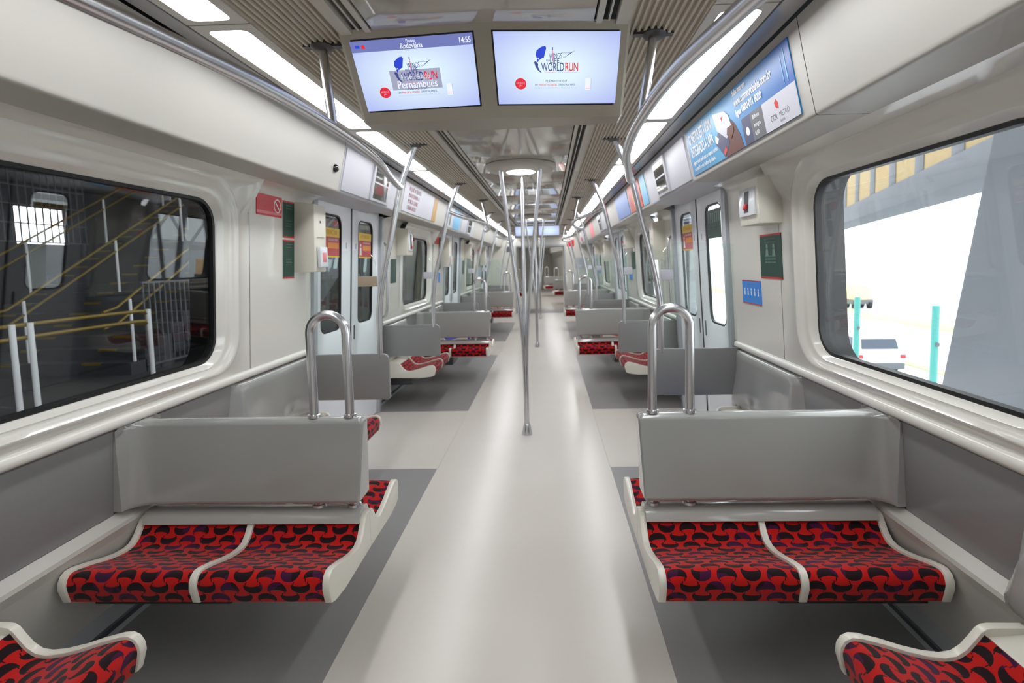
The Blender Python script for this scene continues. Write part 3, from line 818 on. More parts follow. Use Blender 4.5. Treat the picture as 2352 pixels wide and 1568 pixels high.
# ================================================================== DISPLAYS
def screen_art(scr, M, W, H, header):
    D = 0.0012
    def pl(n, m, x0, x1, y0, y1, d=D): plate(M, x0 * W, x1 * W, y0 * H, y1 * H, d, d + 0.0008).build(n, m, scr, smooth=0)
    def T(st, x, y, sz, m, fit, al='CENTER', d=D + 0.0014, bold=0.0):
        text(st, sz, m, scr, M @ Matrix.Translation((x * W, y * H, d)), al, 1.0, bold=bold, fit=fit * W)
    oy = -0.055 if header else 0.0
    # globe
    g1 = [(0.335, 0.76), (0.325, 0.70), (0.335, 0.655), (0.35, 0.665), (0.355, 0.63), (0.375, 0.655), (0.392, 0.665), (0.40, 0.72), (0.412, 0.79), (0.405, 0.815), (0.38, 0.81), (0.36, 0.79)]
    platepoly(M, [(x * W, (y + oy) * H) for x, y in g1], D, D + 0.0008).build('globe_mark', 'lcd_blue', scr, smooth=0)
    g2 = [(0.312, 0.60), (0.32, 0.55), (0.335, 0.50), (0.358, 0.465), (0.372, 0.458), (0.352, 0.50), (0.343, 0.54), (0.345, 0.575), (0.335, 0.60), (0.322, 0.615)]
    platepoly(M, [(x * W, (y + oy) * H) for x, y in g2], D, D + 0.0008).build('globe_mark', 'lcd_navy', scr, smooth=0)
    g3 = [(0.342, 0.655), (0.334, 0.63), (0.34, 0.60), (0.348, 0.61), (0.35, 0.64)]
    platepoly(M, [(x * W, (y + oy) * H) for x, y in g3], D, D + 0.0008).build('globe_mark', 'lcd_blue', scr, smooth=0)
    if header:
        pl('caption_box', 'lcd_box', 0.27, 0.70, 0.295, 0.575, D - 0.0004)
    T('WINGS', 0.485, 0.685 + oy, 0.026, 'lcd_navy', 0.105)
    pl('wing_mark', 'lcd_navy', 0.53, 0.605, 0.725 + oy, 0.728 + oy); pl('wing_mark', 'lcd_navy', 0.545, 0.568, 0.668 + oy, 0.671 + oy)
    w = [(0.565, 0.668), (0.64, 0.752), (0.608, 0.729), (0.565, 0.673)]
    platepoly(M, [(x * W, (y + oy) * H) for x, y in w], D, D + 0.0008).build('wing_mark', 'lcd_navy', scr, smooth=0)
    pl('figure_mark', 'lcd_navy', 0.458, 0.466, 0.76 + oy, 0.80 + oy); pl('figure_mark', 'lcd_pink', 0.457, 0.467, 0.62 + oy, 0.755 + oy)
    T('FOR', 0.425, 0.625 + oy, 0.011, 'lcd_navy', 0.03); T('LIFE', 0.478, 0.62 + oy, 0.024, 'lcd_navy', 0.075)
    T('WORLD', 0.463, 0.53 + oy, 0.044, 'lcd_navy', 0.185, bold=0.0003); T('RUN', 0.617, 0.53 + oy, 0.044, 'lcd_red', 0.105, bold=0.0003)
    pl('rule_mark', 'lcd_pink', 0.40, 0.49, 0.452 + oy, 0.46 + oy); pl('rule_mark', 'lcd_grey', 0.50, 0.67, 0.452 + oy, 0.46 + oy)
    ob = -0.03 if header else 0.0
    platepoly(M, circ(0.195 * W, (0.30 + ob) * H, 0.021), D, D + 0.0008).build('round_badge', 'lcd_red', scr, smooth=0)
    T('INSCREVA-SE', 0.195, 0.312 + ob, 0.0095, 'lcd_pink', 0.07); T('J\u00c1!', 0.195, 0.275 + ob, 0.0085, 'lcd_pink', 0.03)
    T('7 DE MAIO DE 2017', 0.49, 0.335 + ob, 0.0125, 'lcd_navy', 0.18)
    T('EM', 0.325, 0.285 + ob, 0.010, 'lcd_navy', 0.02); T('MAIS DE 24 CIDADES', 0.42, 0.285 + ob, 0.0105, 'lcd_red', 0.15); T('CORRA E FA\u00c7A PARTE', 0.575, 0.285 + ob, 0.0105, 'lcd_navy', 0.14)
    T('100% DAS INSCRI\u00c7\u00d5ES V\u00c3O PARA A PESQUISA DA MEDULA', 0.485, 0.24 + ob, 0.0085, 'lcd_grey', 0.36)
    pl('card_mark', 'lcd_white', 0.735, 0.78, 0.21 + ob, 0.375 + ob); pl('card_mark', 'lcd_grey', 0.78, 0.786, 0.21 + ob, 0.375 + ob); pl('card_mark', 'lcd_red', 0.737, 0.778, 0.228 + ob, 0.238 + ob)
    if header:
        pl('title_bar', 'lcd_bar', 0.0, 1.0, 0.85, 1.0, D - 0.0004)
        T('Destino', 0.5, 0.957, 0.016, 'lcd_white', 0.075); T('Rodovi\u00e1ria', 0.5, 0.895, 0.025, 'lcd_white', 0.18, bold=0.0003)
        T('14:55', 0.985, 0.915, 0.028, 'lcd_white', 0.09, 'RIGHT', bold=0.0003)
        pl('line_mark', 'lcd_blue', 0.04, 0.075, 0.905, 0.945); pl('line_mark', 'lcd_red', 0.09, 0.118, 0.895, 0.945)
        T('Pr\u00f3xima Esta\u00e7\u00e3o', 0.485, 0.47, 0.024, 'lcd_white', 0.24); T('Pernambu\u00e9s', 0.49, 0.365, 0.040, 'lcd_white', 0.34, bold=0.0003)
def display(yc, label, art):
    root = empty('display_unit', (0, yc, 2.33))
    # half profile along Y: front face tilted, V-shaped in plan
    yt, yb = -0.335, -0.105; zt, zb = 0.0, -0.262
    def vy(x): return 0.038 * abs(x) / 0.44
    mb = MB()
    xs = [-0.515, -0.505, 0.0, 0.505, 0.515]
    def ringx(x, inset):
        v = vy(min(abs(x), 0.5))
        p = [(yt + v, zt), (yb + v - 0.0, zb + 0.012), (yb + v + 0.012, zb), (-yb - v - 0.012, zb), (-yb - v, zb + 0.012), (-yt - v, zt)]
        if inset: p = [(a * 0.97, b * 0.96 if b < 0 else b) for a, b in p]
        return [(x, a, b) for a, b in p]
    mb.loft([ringx(x, abs(x) > 0.51) for x in xs], True, True, True)
    mb.build('housing', 'housing', root, smooth=20)
    # screens on the front (towards -Y) and back
    for face in (-1, 1):
        for sd in (-1, 1):
            def pt(x, f):   # point on face, f 0 top..1 bottom
                v = vy(x); return Vector((x * 1.0, (yt + v) + (yb - yt) * f, zt + (zb + 0.012 - zt) * f))
            x0, x1 = (0.036, 0.482)
            fa, fb = 0.115, 0.885
            if sd < 0: xl, xr = -x1, -x0
            else: xl, xr = x0, x1
            bl, br, tl = pt(xl, fb), pt(xr, fb), pt(xl, fa)
            M = frame(bl, br - bl, tl - bl)
            W = (br - bl).length; H = (tl - bl).length
            if face > 0: M = Matrix.Rotation(math.pi, 4, 'Z') @ M
            bz = plate(M, -0.006, W + 0.006, -0.006, H + 0.006, -0.004, 0.0003).build('bezel', 'rubber', root, smooth=0)
            b = MB()
            q = [M @ Vector(c) for c in ((0, 0, 0.0008), (W, 0, 0.0008), (W, H, 0.0008), (0, H, 0.0008))]
            b.add(q, [(0, 1, 2, 3)], [[(0, 0), (1, 0), (1, 1), (0, 1)]])
            scr = b.build('screen', 'lcd_back', root, smooth=0)
            if face < 0 and art: screen_art(scr, M, W, H, sd < 0)
    tag(root, label, 'monitor', 'ceiling display units')
    return root
display(2.19, 'beige ceiling unit with two lit screens above the nearest benches', True)
display(2.19 + 2 * PITCHY, 'small distant ceiling unit with two lit screens near the end wall', False)

# ================================================================== SIGNS, BOXES, POSTERS
def wall_frame(s, y, z, dx=0.002, up=None):
    """frame lying on the wall: x to the reader's right, y up"""
    x = wallx(z) - dx
    tilt = Vector((s * (wallx(z + 0.05) - wallx(z - 0.05)), 0, 0.1))
    ex = Vector((0, 1, 0)) if s < 0 else Vector((0, -1, 0))
    return frame((s * x, y, z), ex, tilt)
def sign(name, s, yc, zc, w, h, m, label, fn, cat='sign', group=None):
    M = wall_frame(s, yc, zc)
    o = plate(M, -w / 2, w / 2, -h / 2, h / 2, -0.004, 0.002).build(name, m, smooth=0)
    if fn: fn(o, M, w, h)
    tag(o, label, cat, group)
    return o
def sg_nosmoke(o, M, w, h):
    plate(M, -w / 2, w / 2, -h / 2 + 0.012, -h / 2 + 0.028, 0.0021, 0.0026).build('band', 'ink_pink', o, smooth=0)
    ring = MB(); c = (w / 2 - 0.055, 0.005)
    a = circ(c[0], c[1], 0.043); b = circ(c[0], c[1], 0.035)
    ring.loft([[tuple(M @ Vector((x, y, 0.0026))) for x, y in a], [tuple(M @ Vector((x, y, 0.0026))) for x, y in b]]); ring.build('ring_mark', 'ink_white', o, smooth=0)
    platepoly(M, [(c[0] - 0.028, c[1] + 0.022), (c[0] - 0.022, c[1] + 0.028), (c[0] + 0.028, c[1] - 0.022), (c[0] + 0.022, c[1] - 0.028)], 0.0021, 0.0026).build('bar_mark', 'ink_white', o, smooth=0)
    text('PROIBIDO FUMAR', 0.018, 'ink_pink', o, M @ Matrix.Translation((-0.045, 0.02, 0.003)), 'CENTER', 0.9)
    text('LEI 9.294', 0.012, 'ink_pink', o, M @ Matrix.Translation((-0.045, -0.008, 0.003)), 'CENTER', 0.9)
def sg_green(o, M, w, h):
    for e in (-1, 1):
        plate(M, -w / 2, w / 2, e * (h / 2 - 0.005) - 0.005, e * (h / 2 - 0.005) + 0.005, 0.0021, 0.0025).build('red_edge', 'sign_red', o, smooth=0)
    for k in range(5):
        z = h / 2 - 0.03 - k * 0.018 - (0.06 if k > 1 else 0)
        text('ASSENTO RESERVADO PRIORIT\u00c1RIO', 0.011 * w / 0.14 ** 1.0 * 0.5, 'sign_green_text', o, M @ Matrix.Translation((0, z, 0.003)), 'CENTER', 0.8)
def sg_green_icons(o, M, w, h):
    sg_green(o, M, w, h)
    for x in (-0.045, 0.045):
        platepoly(M, circ(x, 0.058, 0.014, 16), 0.0021, 0.0025).build('icon', 'sign_green_text', o, smooth=0)
        platepoly(M, [(x - 0.02, 0.0), (x + 0.02, 0.0), (x + 0.014, 0.042), (x - 0.014, 0.042)], 0.0021, 0.0025).build('icon', 'sign_green_text', o, smooth=0)
def sg_blue(o, M, w, h):
    for e in (-1, 1):
        plate(M, -w / 2, w / 2, e * (h / 2 - 0.003) - 0.003, e * (h / 2 - 0.003) + 0.003, 0.0021, 0.0025).build('red_edge', 'sign_red', o, smooth=0)
    for k in range(5):
        x = (k - 2) * w * 0.18
        platepoly(M, circ(x, 0.018, 0.008, 12), 0.0021, 0.0025).build('icon', 'ink_white', o, smooth=0)
        plate(M, x - 0.007, x + 0.007, -0.02, 0.008, 0.0021, 0.0025).build('icon', 'ink_white', o, smooth=0)
    text('PREFERENCIAL', 0.014, 'poster_lblue', o, M @ Matrix.Translation((0, 0.05, 0.003)), 'CENTER', 1.2)
def alarm_box(name, s, y0, y1, z0, z1, xin, label, kind):
    root = empty(name, (s * wallx((z0 + z1) / 2), (y0 + y1) / 2, z0))
    off = Vector(root.location)
    def bx(a, b, c, d, e, f): 
        m = MB().box(min(s * a, s * b), max(s * a, s * b), c, d, e, f); m.xf(Matrix.Translation(-off)); return m
    m = MB()
    t = 0.035
    m.hexa([(s * (wallx(z0) + 0.01), y0, z0 - 0.0), (s * (xin + 0.02), y0 + 0.0, z0 + 0.0), (s * (xin + 0.02), y1, z0), (s * (wallx(z0) + 0.01), y1, z0),
            (s * (wallx(z1) + 0.01), y0, z1), (s * xin, y0, z1 - 0.02), (s * xin, y1, z1 - 0.02), (s * (wallx(z1) + 0.01), y1, z1)])
    m.xf(Matrix.Translation(-off)); m.build('case', 'box_beige', root, bevel=0.008)
    if kind == 'alarm':
        bx(xin + 0.001, xin + 0.018, y0 + 0.03, y1 - 0.03, z0 + 0.05, z1 - 0.06).build('cover', 'plastic_clear', root, bevel=0.005)
        ym = (y0 + y1) / 2
        bx(xin - 0.002, xin + 0.02, ym - 0.03, ym + 0.03, z0 + 0.07, z1 - 0.08).build('recess', 'ink_dark', root, smooth=0)
        bx(xin - 0.014, xin, ym - 0.022, ym + 0.022, z0 + 0.085, z0 + 0.115).build('lever', 'sign_red', root, bevel=0.005)
    else:
        ym = (y0 + y1) / 2
        bx(xin - 0.012, xin + 0.012, ym - 0.06, ym + 0.06, z0 + 0.03, z0 + 0.17).build('cover', 'plastic_clear', root, bevel=0.008)
        bx(xin - 0.014, xin, ym - 0.03, ym + 0.03, z0 + 0.065, z0 + 0.13).build('red_button', 'ink_pink', root, bevel=0.004)
        bx(xin + 0.003, xin + 0.012, ym - 0.008, ym + 0.008, z0 + 0.33, z0 + 0.346).build('microphone_hole', 'ink_dark', root, smooth=0)
        bx(xin + 0.001, xin + 0.012, ym - 0.055, ym + 0.055, z0 + 0.235, z0 + 0.237).build('seam', 'lower_beige', root, smooth=0)
    tag(root, label, 'box', 'emergency boxes on the walls')
for i, b in enumerate(Bc):
    w = ['nearest', 'second', 'third'][i]
    # left wall beyond the bench
    sign('no_smoking_sign', -1, b + 1.045, 1.883, 0.29, 0.125, 'sign_red', 'red no smoking sign on the left wall beyond the %s window' % w, sg_nosmoke if i == 0 else None, group='no smoking signs')
    sign('reserved_seat_notice', -1, b + 1.28, 1.818, 0.145, 0.235, 'sign_green', 'upper green notice beside the tall box, beyond the %s left window' % w, sg_green if i == 0 else None, group='green notices')
    sign('reserved_seat_notice', -1, b + 1.28, 1.563, 0.145, 0.25, 'sign_green', 'lower green notice beside the tall box, beyond the %s left window' % w, sg_green if i == 0 else None, group='green notices')
    alarm_box('intercom_box', -1, b + 1.36, b + 1.545, 1.475, 1.945, 1.325, 'tall beige intercom box on the left wall beyond the %s window' % w, 'intercom')
    # right wall beyond the bench
    alarm_box('alarm_box', 1, b + 0.775, b + 1.06, 1.685, 1.95, 1.33, 'beige alarm box with red lever, right wall beyond the %s window' % w, 'alarm')
    sign('reserved_seat_notice', 1, b + 0.945, 1.507, 0.285, 0.255, 'sign_green', 'green notice under the alarm box beyond the %s right window' % w, sg_green_icons if i == 0 else None, group='green notices')
    sign('priority_seat_sticker', 1, b + 1.255, 1.285, 0.30, 0.15, 'sign_blue', 'blue sticker with white figures beyond the %s right window' % w, sg_blue if i == 0 else None, group='blue stickers')
    if i > 0:
        alarm_box('alarm_box', -1, b - 1.10, b - 0.87, 1.62, 1.93, 1.33, 'beige alarm box with red lever before the %s left window' % w, 'alarm')
        sign('reserved_seat_notice', -1, b - 1.2, 1.45, 0.2, 0.26, 'sign_green', 'green notice under the alarm box before the %s left window' % w, None, group='green notices')
        sign('priority_seat_sticker', -1, b + 1.27, 1.31, 0.14, 0.16, 'sign_blue', 'small blue sticker under the tall box beyond the %s left window' % w, None, group='blue stickers')
        alarm_box('alarm_box', 1, b - 1.23, b - 1.04, 1.50, 1.93, 1.335, 'tall beige box before the %s right window' % w, 'intercom')

# posters on the coves
def cove_frame(s, y, off=0.004):
    lo = Vector((s * (1.163 - off), y, 2.04)); hi = Vector((s * (1.106 - off), y, 2.30))
    ex = Vector((0, 1, 0)) if s < 0 else Vector((0, -1, 0))
    return frame(lo, ex, hi - lo), (hi - lo).length
def poster(s, y0, y1, m, label, fn=None, group='posters on the coves', uv=False):
    yl = y0 if s < 0 else y1
    M, H = cove_frame(s, yl)
    W = y1 - y0
    b = MB().box(0, W, -0.012, H + 0.004, -0.006, 0.002)
    if uv:
        b.uv = [[(0, 0), (0, 1), (1, 1), (1, 0)], [(0, 0), (1, 0), (1, 1), (0, 1)]] + [[(0, 0)] * 4] * 4
    b.xf(M)
    o = b.build('poster', m, smooth=0)
    if fn: fn(o, M, W, H)
    tag(o, label, 'poster', group)
    return o
def P_card(o, M, W, H):
    D = 0.0024
    def pl(n, m, x0, x1, y0, y1, d=D): plate(M, x0, x1, y0, y1, d, d + 0.0006).build(n, m, o, smooth=0)
    def pp(n, m, pts, d=D): platepoly(M, pts, d, d + 0.0006).build(n, m, o, smooth=0)
    def T(st, x, y, sz, m='ink_white', sx=1.0, al='LEFT'): text(st, sz, m, o, M @ Matrix.Translation((x, y, D + 0.0008)), al, sx)
    def TF(st, x, y, sz, fit, bold=0.0016, m='ink_white'): text(st, sz, m, o, M @ Matrix.Translation((x, y, D + 0.0008)), 'LEFT', 1.0, bold=bold, fit=fit)
    TF('O METR\u00d4 EST\u00c1 100%', 0.05, 0.200, 0.085, 0.43); TF('INTEGRADO \u00c0 LAPA.', 0.05, 0.122, 0.085, 0.43)
    TF('Agora voc\u00ea pode usar o mesmo cart\u00e3o', 0.05, 0.06, 0.034, 0.46, 0.0004); TF('no metr\u00f4 e nos \u00f4nibus da cidade.', 0.05, 0.022, 0.034, 0.40, 0.0004)
    pp('hand', 'skin_brown', [(0.62, -0.012), (0.60, 0.04), (0.63, 0.10), (0.70, 0.14), (0.76, 0.15), (0.80, 0.12), (0.84, 0.06), (0.865, -0.012)])
    pp('card', 'poster_navy', [(0.50, 0.085), (0.60, -0.01), (0.70, 0.05), (0.66, 0.12), (0.56, 0.13)], D + 0.0005)
    pp('card', 'poster_white', [(0.53, 0.235), (0.555, 0.14), (0.67, 0.075), (0.72, 0.10), (0.76, 0.115), (0.745, 0.175), (0.70, 0.205)], D + 0.001)
    pp('card', 'ink_white', [(0.515, 0.125), (0.50, 0.09), (0.53, 0.075), (0.56, 0.10)], D + 0.0008)
    pp('finger', 'skin_brown', [(0.70, 0.12), (0.68, 0.09), (0.73, 0.06), (0.78, 0.09), (0.78, 0.12)], D + 0.0016)
    pp('logo_mark', 'ink_red', [(0.64, 0.185), (0.65, 0.165), (0.663, 0.172), (0.655, 0.192)], D + 0.0017)
    pp('badge', 'sign_red', [(0.60, 0.0), (0.645, 0.02), (0.635, 0.045), (0.59, 0.02)], D + 0.0012)
    TF('Saiba mais em', 0.84, 0.245, 0.038, 0.16, 0.0008); TF('www.ccrmetrobahia.com.br', 0.84, 0.20, 0.052, 0.42, 0.0012); TF('ligue 0800 071 8020', 0.84, 0.152, 0.044, 0.30, 0.0012)
    pl('navy_box', 'poster_navy', 0.885, 1.02, -0.012, 0.112); pl('grey_box', 'poster_grey', 0.985, 1.12, -0.012, 0.112, D + 0.0003)
    for k, z in enumerate((0.088, 0.052, 0.016)): T(('Bilhete', 'Integra', '0,00')[k], 1.01, z, 0.026)
    pp('bus_mark', 'ink_white', circ(0.935, 0.045, 0.02, 14), D + 0.0004)
    pl('logo_field', 'poster_white', 1.12, W, -0.012, 0.112, D + 0.0003)
    pp('logo_mark', 'ink_red', [(1.235, 0.085), (1.245, 0.06), (1.265, 0.055), (1.27, 0.075), (1.255, 0.095)], D + 0.001)
    T('CCR', 1.18, 0.03, 0.034, 'ink_dark', 0.9); T('METR\u00d4', 1.26, 0.03, 0.030, 'poster_grey', 0.9); T('BAHIA', 1.26, 0.005, 0.016, 'poster_grey', 0.9)
    pl('url_line', 'poster_lblue', W - 0.05, W - 0.042, 0.125, 0.25); pl('url_line', 'poster_lblue', W - 0.08, W - 0.075, 0.125, 0.23)
poster(1, 2.03, 3.455, 'poster_sky', 'large blue card poster on the right cove above the nearest window', P_card, uv=True)
def P_text(o, M, W, H):
    for k, (z, st) in enumerate(((0.215, 'FIQUE ATENTO'), (0.155, 'MANTENHA A'), (0.095, 'PORTA LIVRE'), (0.035, 'OBRIGADO'))):
        text(st, 0.06, 'ink_brown', o, M @ Matrix.Translation((0.16, z, 0.003)), 'LEFT', 1.1)
    plate(M, W * 0.86, W, -0.012, H + 0.004, 0.0024, 0.003).build('gold_strip', 'poster_gold', o, smooth=0)
poster(-1, 4.98, 6.45, 'poster_white', 'white poster with brown lettering and gold strip on the left cove', P_text)
def P_half(o, M, W, H):
    plate(M, W * 0.5, W, -0.012, H + 0.004, 0.0024, 0.003).build('blue_half', 'poster_lblue', o, smooth=0)
    plate(M, W * 0.25, W * 0.33, 0.02, 0.2, 0.0024, 0.003).build('figure_mark', 'poster_grey', o, smooth=0)
poster(-1, 7.05, 8.2, 'poster_white', 'small half blue poster farther along the left cove', P_half)
def P_red(o, M, W, H):
    plate(M, W * 0.36, W * 0.62, 0.10, 0.14, 0.0024, 0.003).build('yellow_mark', 'sticker_yellow', o, smooth=0)
    plate(M, W * 0.40, W * 0.55, 0.03, 0.08, 0.0024, 0.003).build('white_mark', 'ink_white', o, smooth=0)
poster(1, 4.95, 5.18, 'poster_lblue', 'narrow pale blue poster strip on the right cove beyond the door')
poster(1, 5.25, 5.95, 'poster_red', 'orange red poster on the right cove beyond the door', P_red)
poster(1, 6.03, 7.0, 'poster_blue', 'pale violet blue poster on the right cove beyond the red one')
def P_marks(o, M, W, H):
    plate(M, W * 0.3, W * 0.4, 0.05, 0.25, 0.0024, 0.003).build('bar_mark', 'poster_grey', o, smooth=0)
    plate(M, W * 0.65, W * 0.8, 0.06, 0.10, 0.0024, 0.003).build('bar_mark', 'poster_grey', o, smooth=0)
poster(1, 8.6, 9.5, 'poster_white', 'white poster with grey marks on the right cove above the second door', P_marks)
poster(1, 10.6, 11.3, 'ink_pink', 'pink poster on the right cove near the far end')

# line map displays above the doors
for i, d in enumerate(Dc[1:]):
    for s in (-1, 1):
        root = empty('line_map_display', (s * 1.12, d - 0.26, 2.17))
        M, H = cove_frame(s, 0.0)
        M = Matrix.Translation((-s * 1.12, 0, -2.17)) @ M
        xa, xb = (-0.74, 0.28) if s < 0 else (-0.28, 0.74)
        plate(M, xa, xb, -0.022, H - 0.004, -0.008, 0.006).build('case', 'header_white', root, bevel=0.004)
        plate(M, -0.20, 0.20, -0.02, H - 0.006, 0.004, 0.022).build('display_frame', 'header_white', root, bevel=0.004)
        plate(M, -0.165, 0.165, 0.0, H - 0.03, 0.0215, 0.0235).build('glass', 'mirror_dark', root, smooth=0)
        plate(M, -0.165, 0.165, 0.118, 0.130, 0.0235, 0.0245).build('divider', 'header_white', root, smooth=0)
        tag(root, 'white panel with dark glossy display above the %s %s door' % (['nearest', 'second', 'third'][i], SIDE[s]), 'display', 'displays above the doors')
# small dome camera on the left cove
dm = MB(); dm.lathe([(0.0001, -0.028), (0.016, -0.024), (0.025, -0.012), (0.027, 0.0)], (0, 0, 0), 24)
Md, _h = cove_frame(-1, 3.39, -0.001)
dm.xf(Matrix.Rotation(math.pi, 4, 'X')); dm.xf(Md @ Matrix.Translation((0, 0.1, 0)))
tag(dm.build('dome_camera', 'black_gloss', smooth=60), 'small shiny black dome on the left cove near the door', 'camera')

# stickers on the door panes
def door_sticker(s, d, k, label, detail=True):
    yc = d + k * 0.39; zc = 1.70
    x = doorx(zc) + 0.016
    ex = Vector((0, 1, 0)) if s < 0 else Vector((0, -1, 0))
    M = frame((s * x, yc, zc), ex, Vector((-s * 0.06, 0, 1)))
    o = plate(M, -0.165, 0.165, -0.115, 0.115, -0.001, 0.001).build('door_sticker', 'sticker_red', smooth=0)
    plate(M, -0.165, 0.165, 0.045, 0.115, 0.001, 0.0016).build('yellow_band', 'sticker_yellow', o, smooth=0)
    plate(M, -0.06, 0.155, -0.045, 0.0, 0.001, 0.0016).build('orange_band', 'sticker_orange', o, smooth=0)
    plate(M, -0.165, 0.165, -0.115, -0.105, 0.001, 0.0016).build('yellow_edge', 'sticker_yellow', o, smooth=0)
    if detail:
        text('ATEN\u00c7\u00c3O', 0.05, 'sticker_orange', o, M @ Matrix.Translation((0, 0.08, 0.002)), 'CENTER', 1.0)
        text('N\u00c3O SEGURE A PORTA', 0.022, 'ink_white', o, M @ Matrix.Translation((0.04, 0.022, 0.002)), 'CENTER', 0.8)
        platepoly(M, [(-0.14, -0.09), (-0.09, -0.09), (-0.10, -0.02), (-0.13, -0.02)], 0.001, 0.0016).build('figure_mark', 'ink_white', o, smooth=0)
        platepoly(M, circ(-0.115, 0.0, 0.014, 12), 0.001, 0.0016).build('figure_mark', 'ink_white', o, smooth=0)
    tag(o, label, 'sticker', 'door warning stickers')
door_sticker(-1, Dc[1], -1, 'yellow and red warning sticker on the near leaf of the nearest left door')
door_sticker(-1, Dc[1], 1, 'yellow and red warning sticker on the far leaf of the nearest left door')
door_sticker(1, Dc[1], 1, 'yellow and red warning sticker on the far leaf of the nearest right door')
door_sticker(-1, Dc[2], -1, 'tiny warning sticker on the near leaf of the second left door', False)
def door_notice():
    s, d = 1, Dc[1]; yc = d - 0.39; zc = 1.76; x = doorx(zc) + 0.016
    M = frame((s * x, yc, zc), (0, -1, 0), (-s * 0.06, 0, 1))
    o = plate(M, -0.165, 0.165, -0.10, 0.12, -0.001, 0.001).build('door_notice', 'sign_green', smooth=0)
    for k in range(6):
        plate(M, -0.13 + k * 0.05, -0.108 + k * 0.05, 0.02, 0.10, 0.001, 0.0016).build('pale_bar', 'sign_green_text', o, smooth=0)
    text('USO OBRIGAT\u00d3RIO', 0.03, 'sign_green_text', o, M @ Matrix.Translation((0, -0.02, 0.002)), 'CENTER', 0.9)
    tag(o, 'green striped notice on the near leaf of the nearest right door', 'sticker', 'door warning stickers')
door_notice()

# vertical grips at the far door posts
for s in (-1, 1):
    pts = spline([(s * 1.47, 5.345, 1.74), (s * 1.435, 5.34, 1.72), (s * 1.42, 5.335, 1.66), (s * 1.435, 5.335, 1.3), (s * 1.45, 5.335, 1.06), (s * 1.47, 5.34, 1.0), (s * 1.51, 5.345, 0.98)], 5)
    o = MB().tube(pts, 0.013, 12).build('door_grip', 'steel', smooth=60)
    tag(o, 'slim vertical steel grip on the post beyond the nearest %s door' % SIDE[s], 'handle', 'door grips')

# signs on the end wall
def end_plate(name, x0, x1, z0, z1, m, label, cat='sign'):
    o = MB().box(x0, x1, Y1 - 0.012, Y1 + 0.002, z0, z1).build(name, m, smooth=0); tag(o, label, cat)
end_plate('red_notice', 0.80, 1.02, 1.98, 2.18, 'sign_red', 'red notice on the end wall right of the gangway')
end_plate('paper_notice', 1.05, 1.4, 1.30, 1.65, 'poster_white', 'pale notice on the end wall right of the gangway')
end_plate('grey_cabinet_cover', -1.02, -0.80, 1.86, 2.02, 'poster_grey', 'dark grey plate on the end wall left of the gangway', 'plate')

# ================================================================== GANGWAY AND NEXT CAR
TN = Matrix.Translation((0, 17.0, 0)) @ Matrix.Rotation(0.075, 4, 'Z')
def nbuild(mb, name, m, smooth=0):
    mb.xf(TN); return mb.build(name, m, smooth=smooth)
for s in (-1, 1):
    mb = MB(); prof = []
    y = Y1 + 0.1; k = 0
    while y <= 17.0:
        prof.append((PW + (0.03 if k % 2 else 0.0), y)); y += 0.05; k += 1
    mb.strip(prof, 0.0, 2.05, lambda p, q, a: (s * p, q, a))
    struct(mb.build('wall_gangway_' + SIDE[s], 'gangway', smooth=0))
struct(MB().box(-0.8, 0.8, Y1 + 0.1, 17.05, 2.0, 2.05).build('ceiling_gangway', 'gangway', smooth=0))
struct(MB().box(-0.8, 0.8, Y1 + 0.1, 17.05, -0.05, 0.0).build('floor_gangway', 'floor_dark', smooth=0))
struct(nbuild(MB().box(-1.7, 1.7, 0.0, 14.0, -0.1, 0.0), 'floor_next', 'floor_pale'))
struct(nbuild(MB().box(-1.7, 1.7, 0.0, 14.0, 2.33, 2.4), 'ceiling_next', 'ceiling_beige'))
for s in (-1, 1):
    mb = MB(); mb.prism([(1.60, 0.0), (1.52, 0.9), (1.46, 1.8), (1.36, 2.0), (1.18, 2.0), (1.10, 2.33), (1.7, 2.33), (1.7, 0.0)], 0.05, 14.0, lambda p, q, a: (s * p, a, q))
    struct(nbuild(mb, 'wall_next_' + SIDE[s], 'beige', 30))
mb = MB(); mb.box(-1.7, -PW, 0.0, 0.06, 0, 2.33); mb.box(PW, 1.7, 0.0, 0.06, 0, 2.33); mb.box(-PW, PW, 0.0, 0.06, 2.0, 2.33)
struct(nbuild(mb, 'wall_next_near', 'beige'))
struct(nbuild(MB().box(-1.7, 1.7, 13.95, 14.0, 0, 2.33), 'wall_next_end', 'beige'))
def place_next(o):
    o.matrix_world = TN @ o.matrix_basis
for n, y in enumerate((0.3, 1.7, 3.1, 4.5, 5.9, 7.3, 8.7)):
    for s in (-1, 1):
        r = strip_light(s, y, 1.385, n); place_next(r)
        r['label'] = '%s light panel, %s row, seen through the gangway in the next car' % (ORD[n], SIDE[s]); r['group'] = 'light panels in the next car'
for n, y in enumerate((2.2, 7.0)):
    for s in (-1, 1):
        r = bench(s, y, set(), '%s %s bench in the next car through the gangway' % (['nearer', 'farther'][n], SIDE[s]), 'benches in the next car'); place_next(r)
r = display(3.4, 'tiny lit display seen through the gangway in the next car', False); place_next(r)
mb = MB().box(1.30, 1.47, 1.0, 1.5, 1.2, 1.7); mb.xf(TN)
tag(mb.build('white_notice_board', 'poster_white', smooth=0), 'white notice board on the right wall of the next car', 'board')

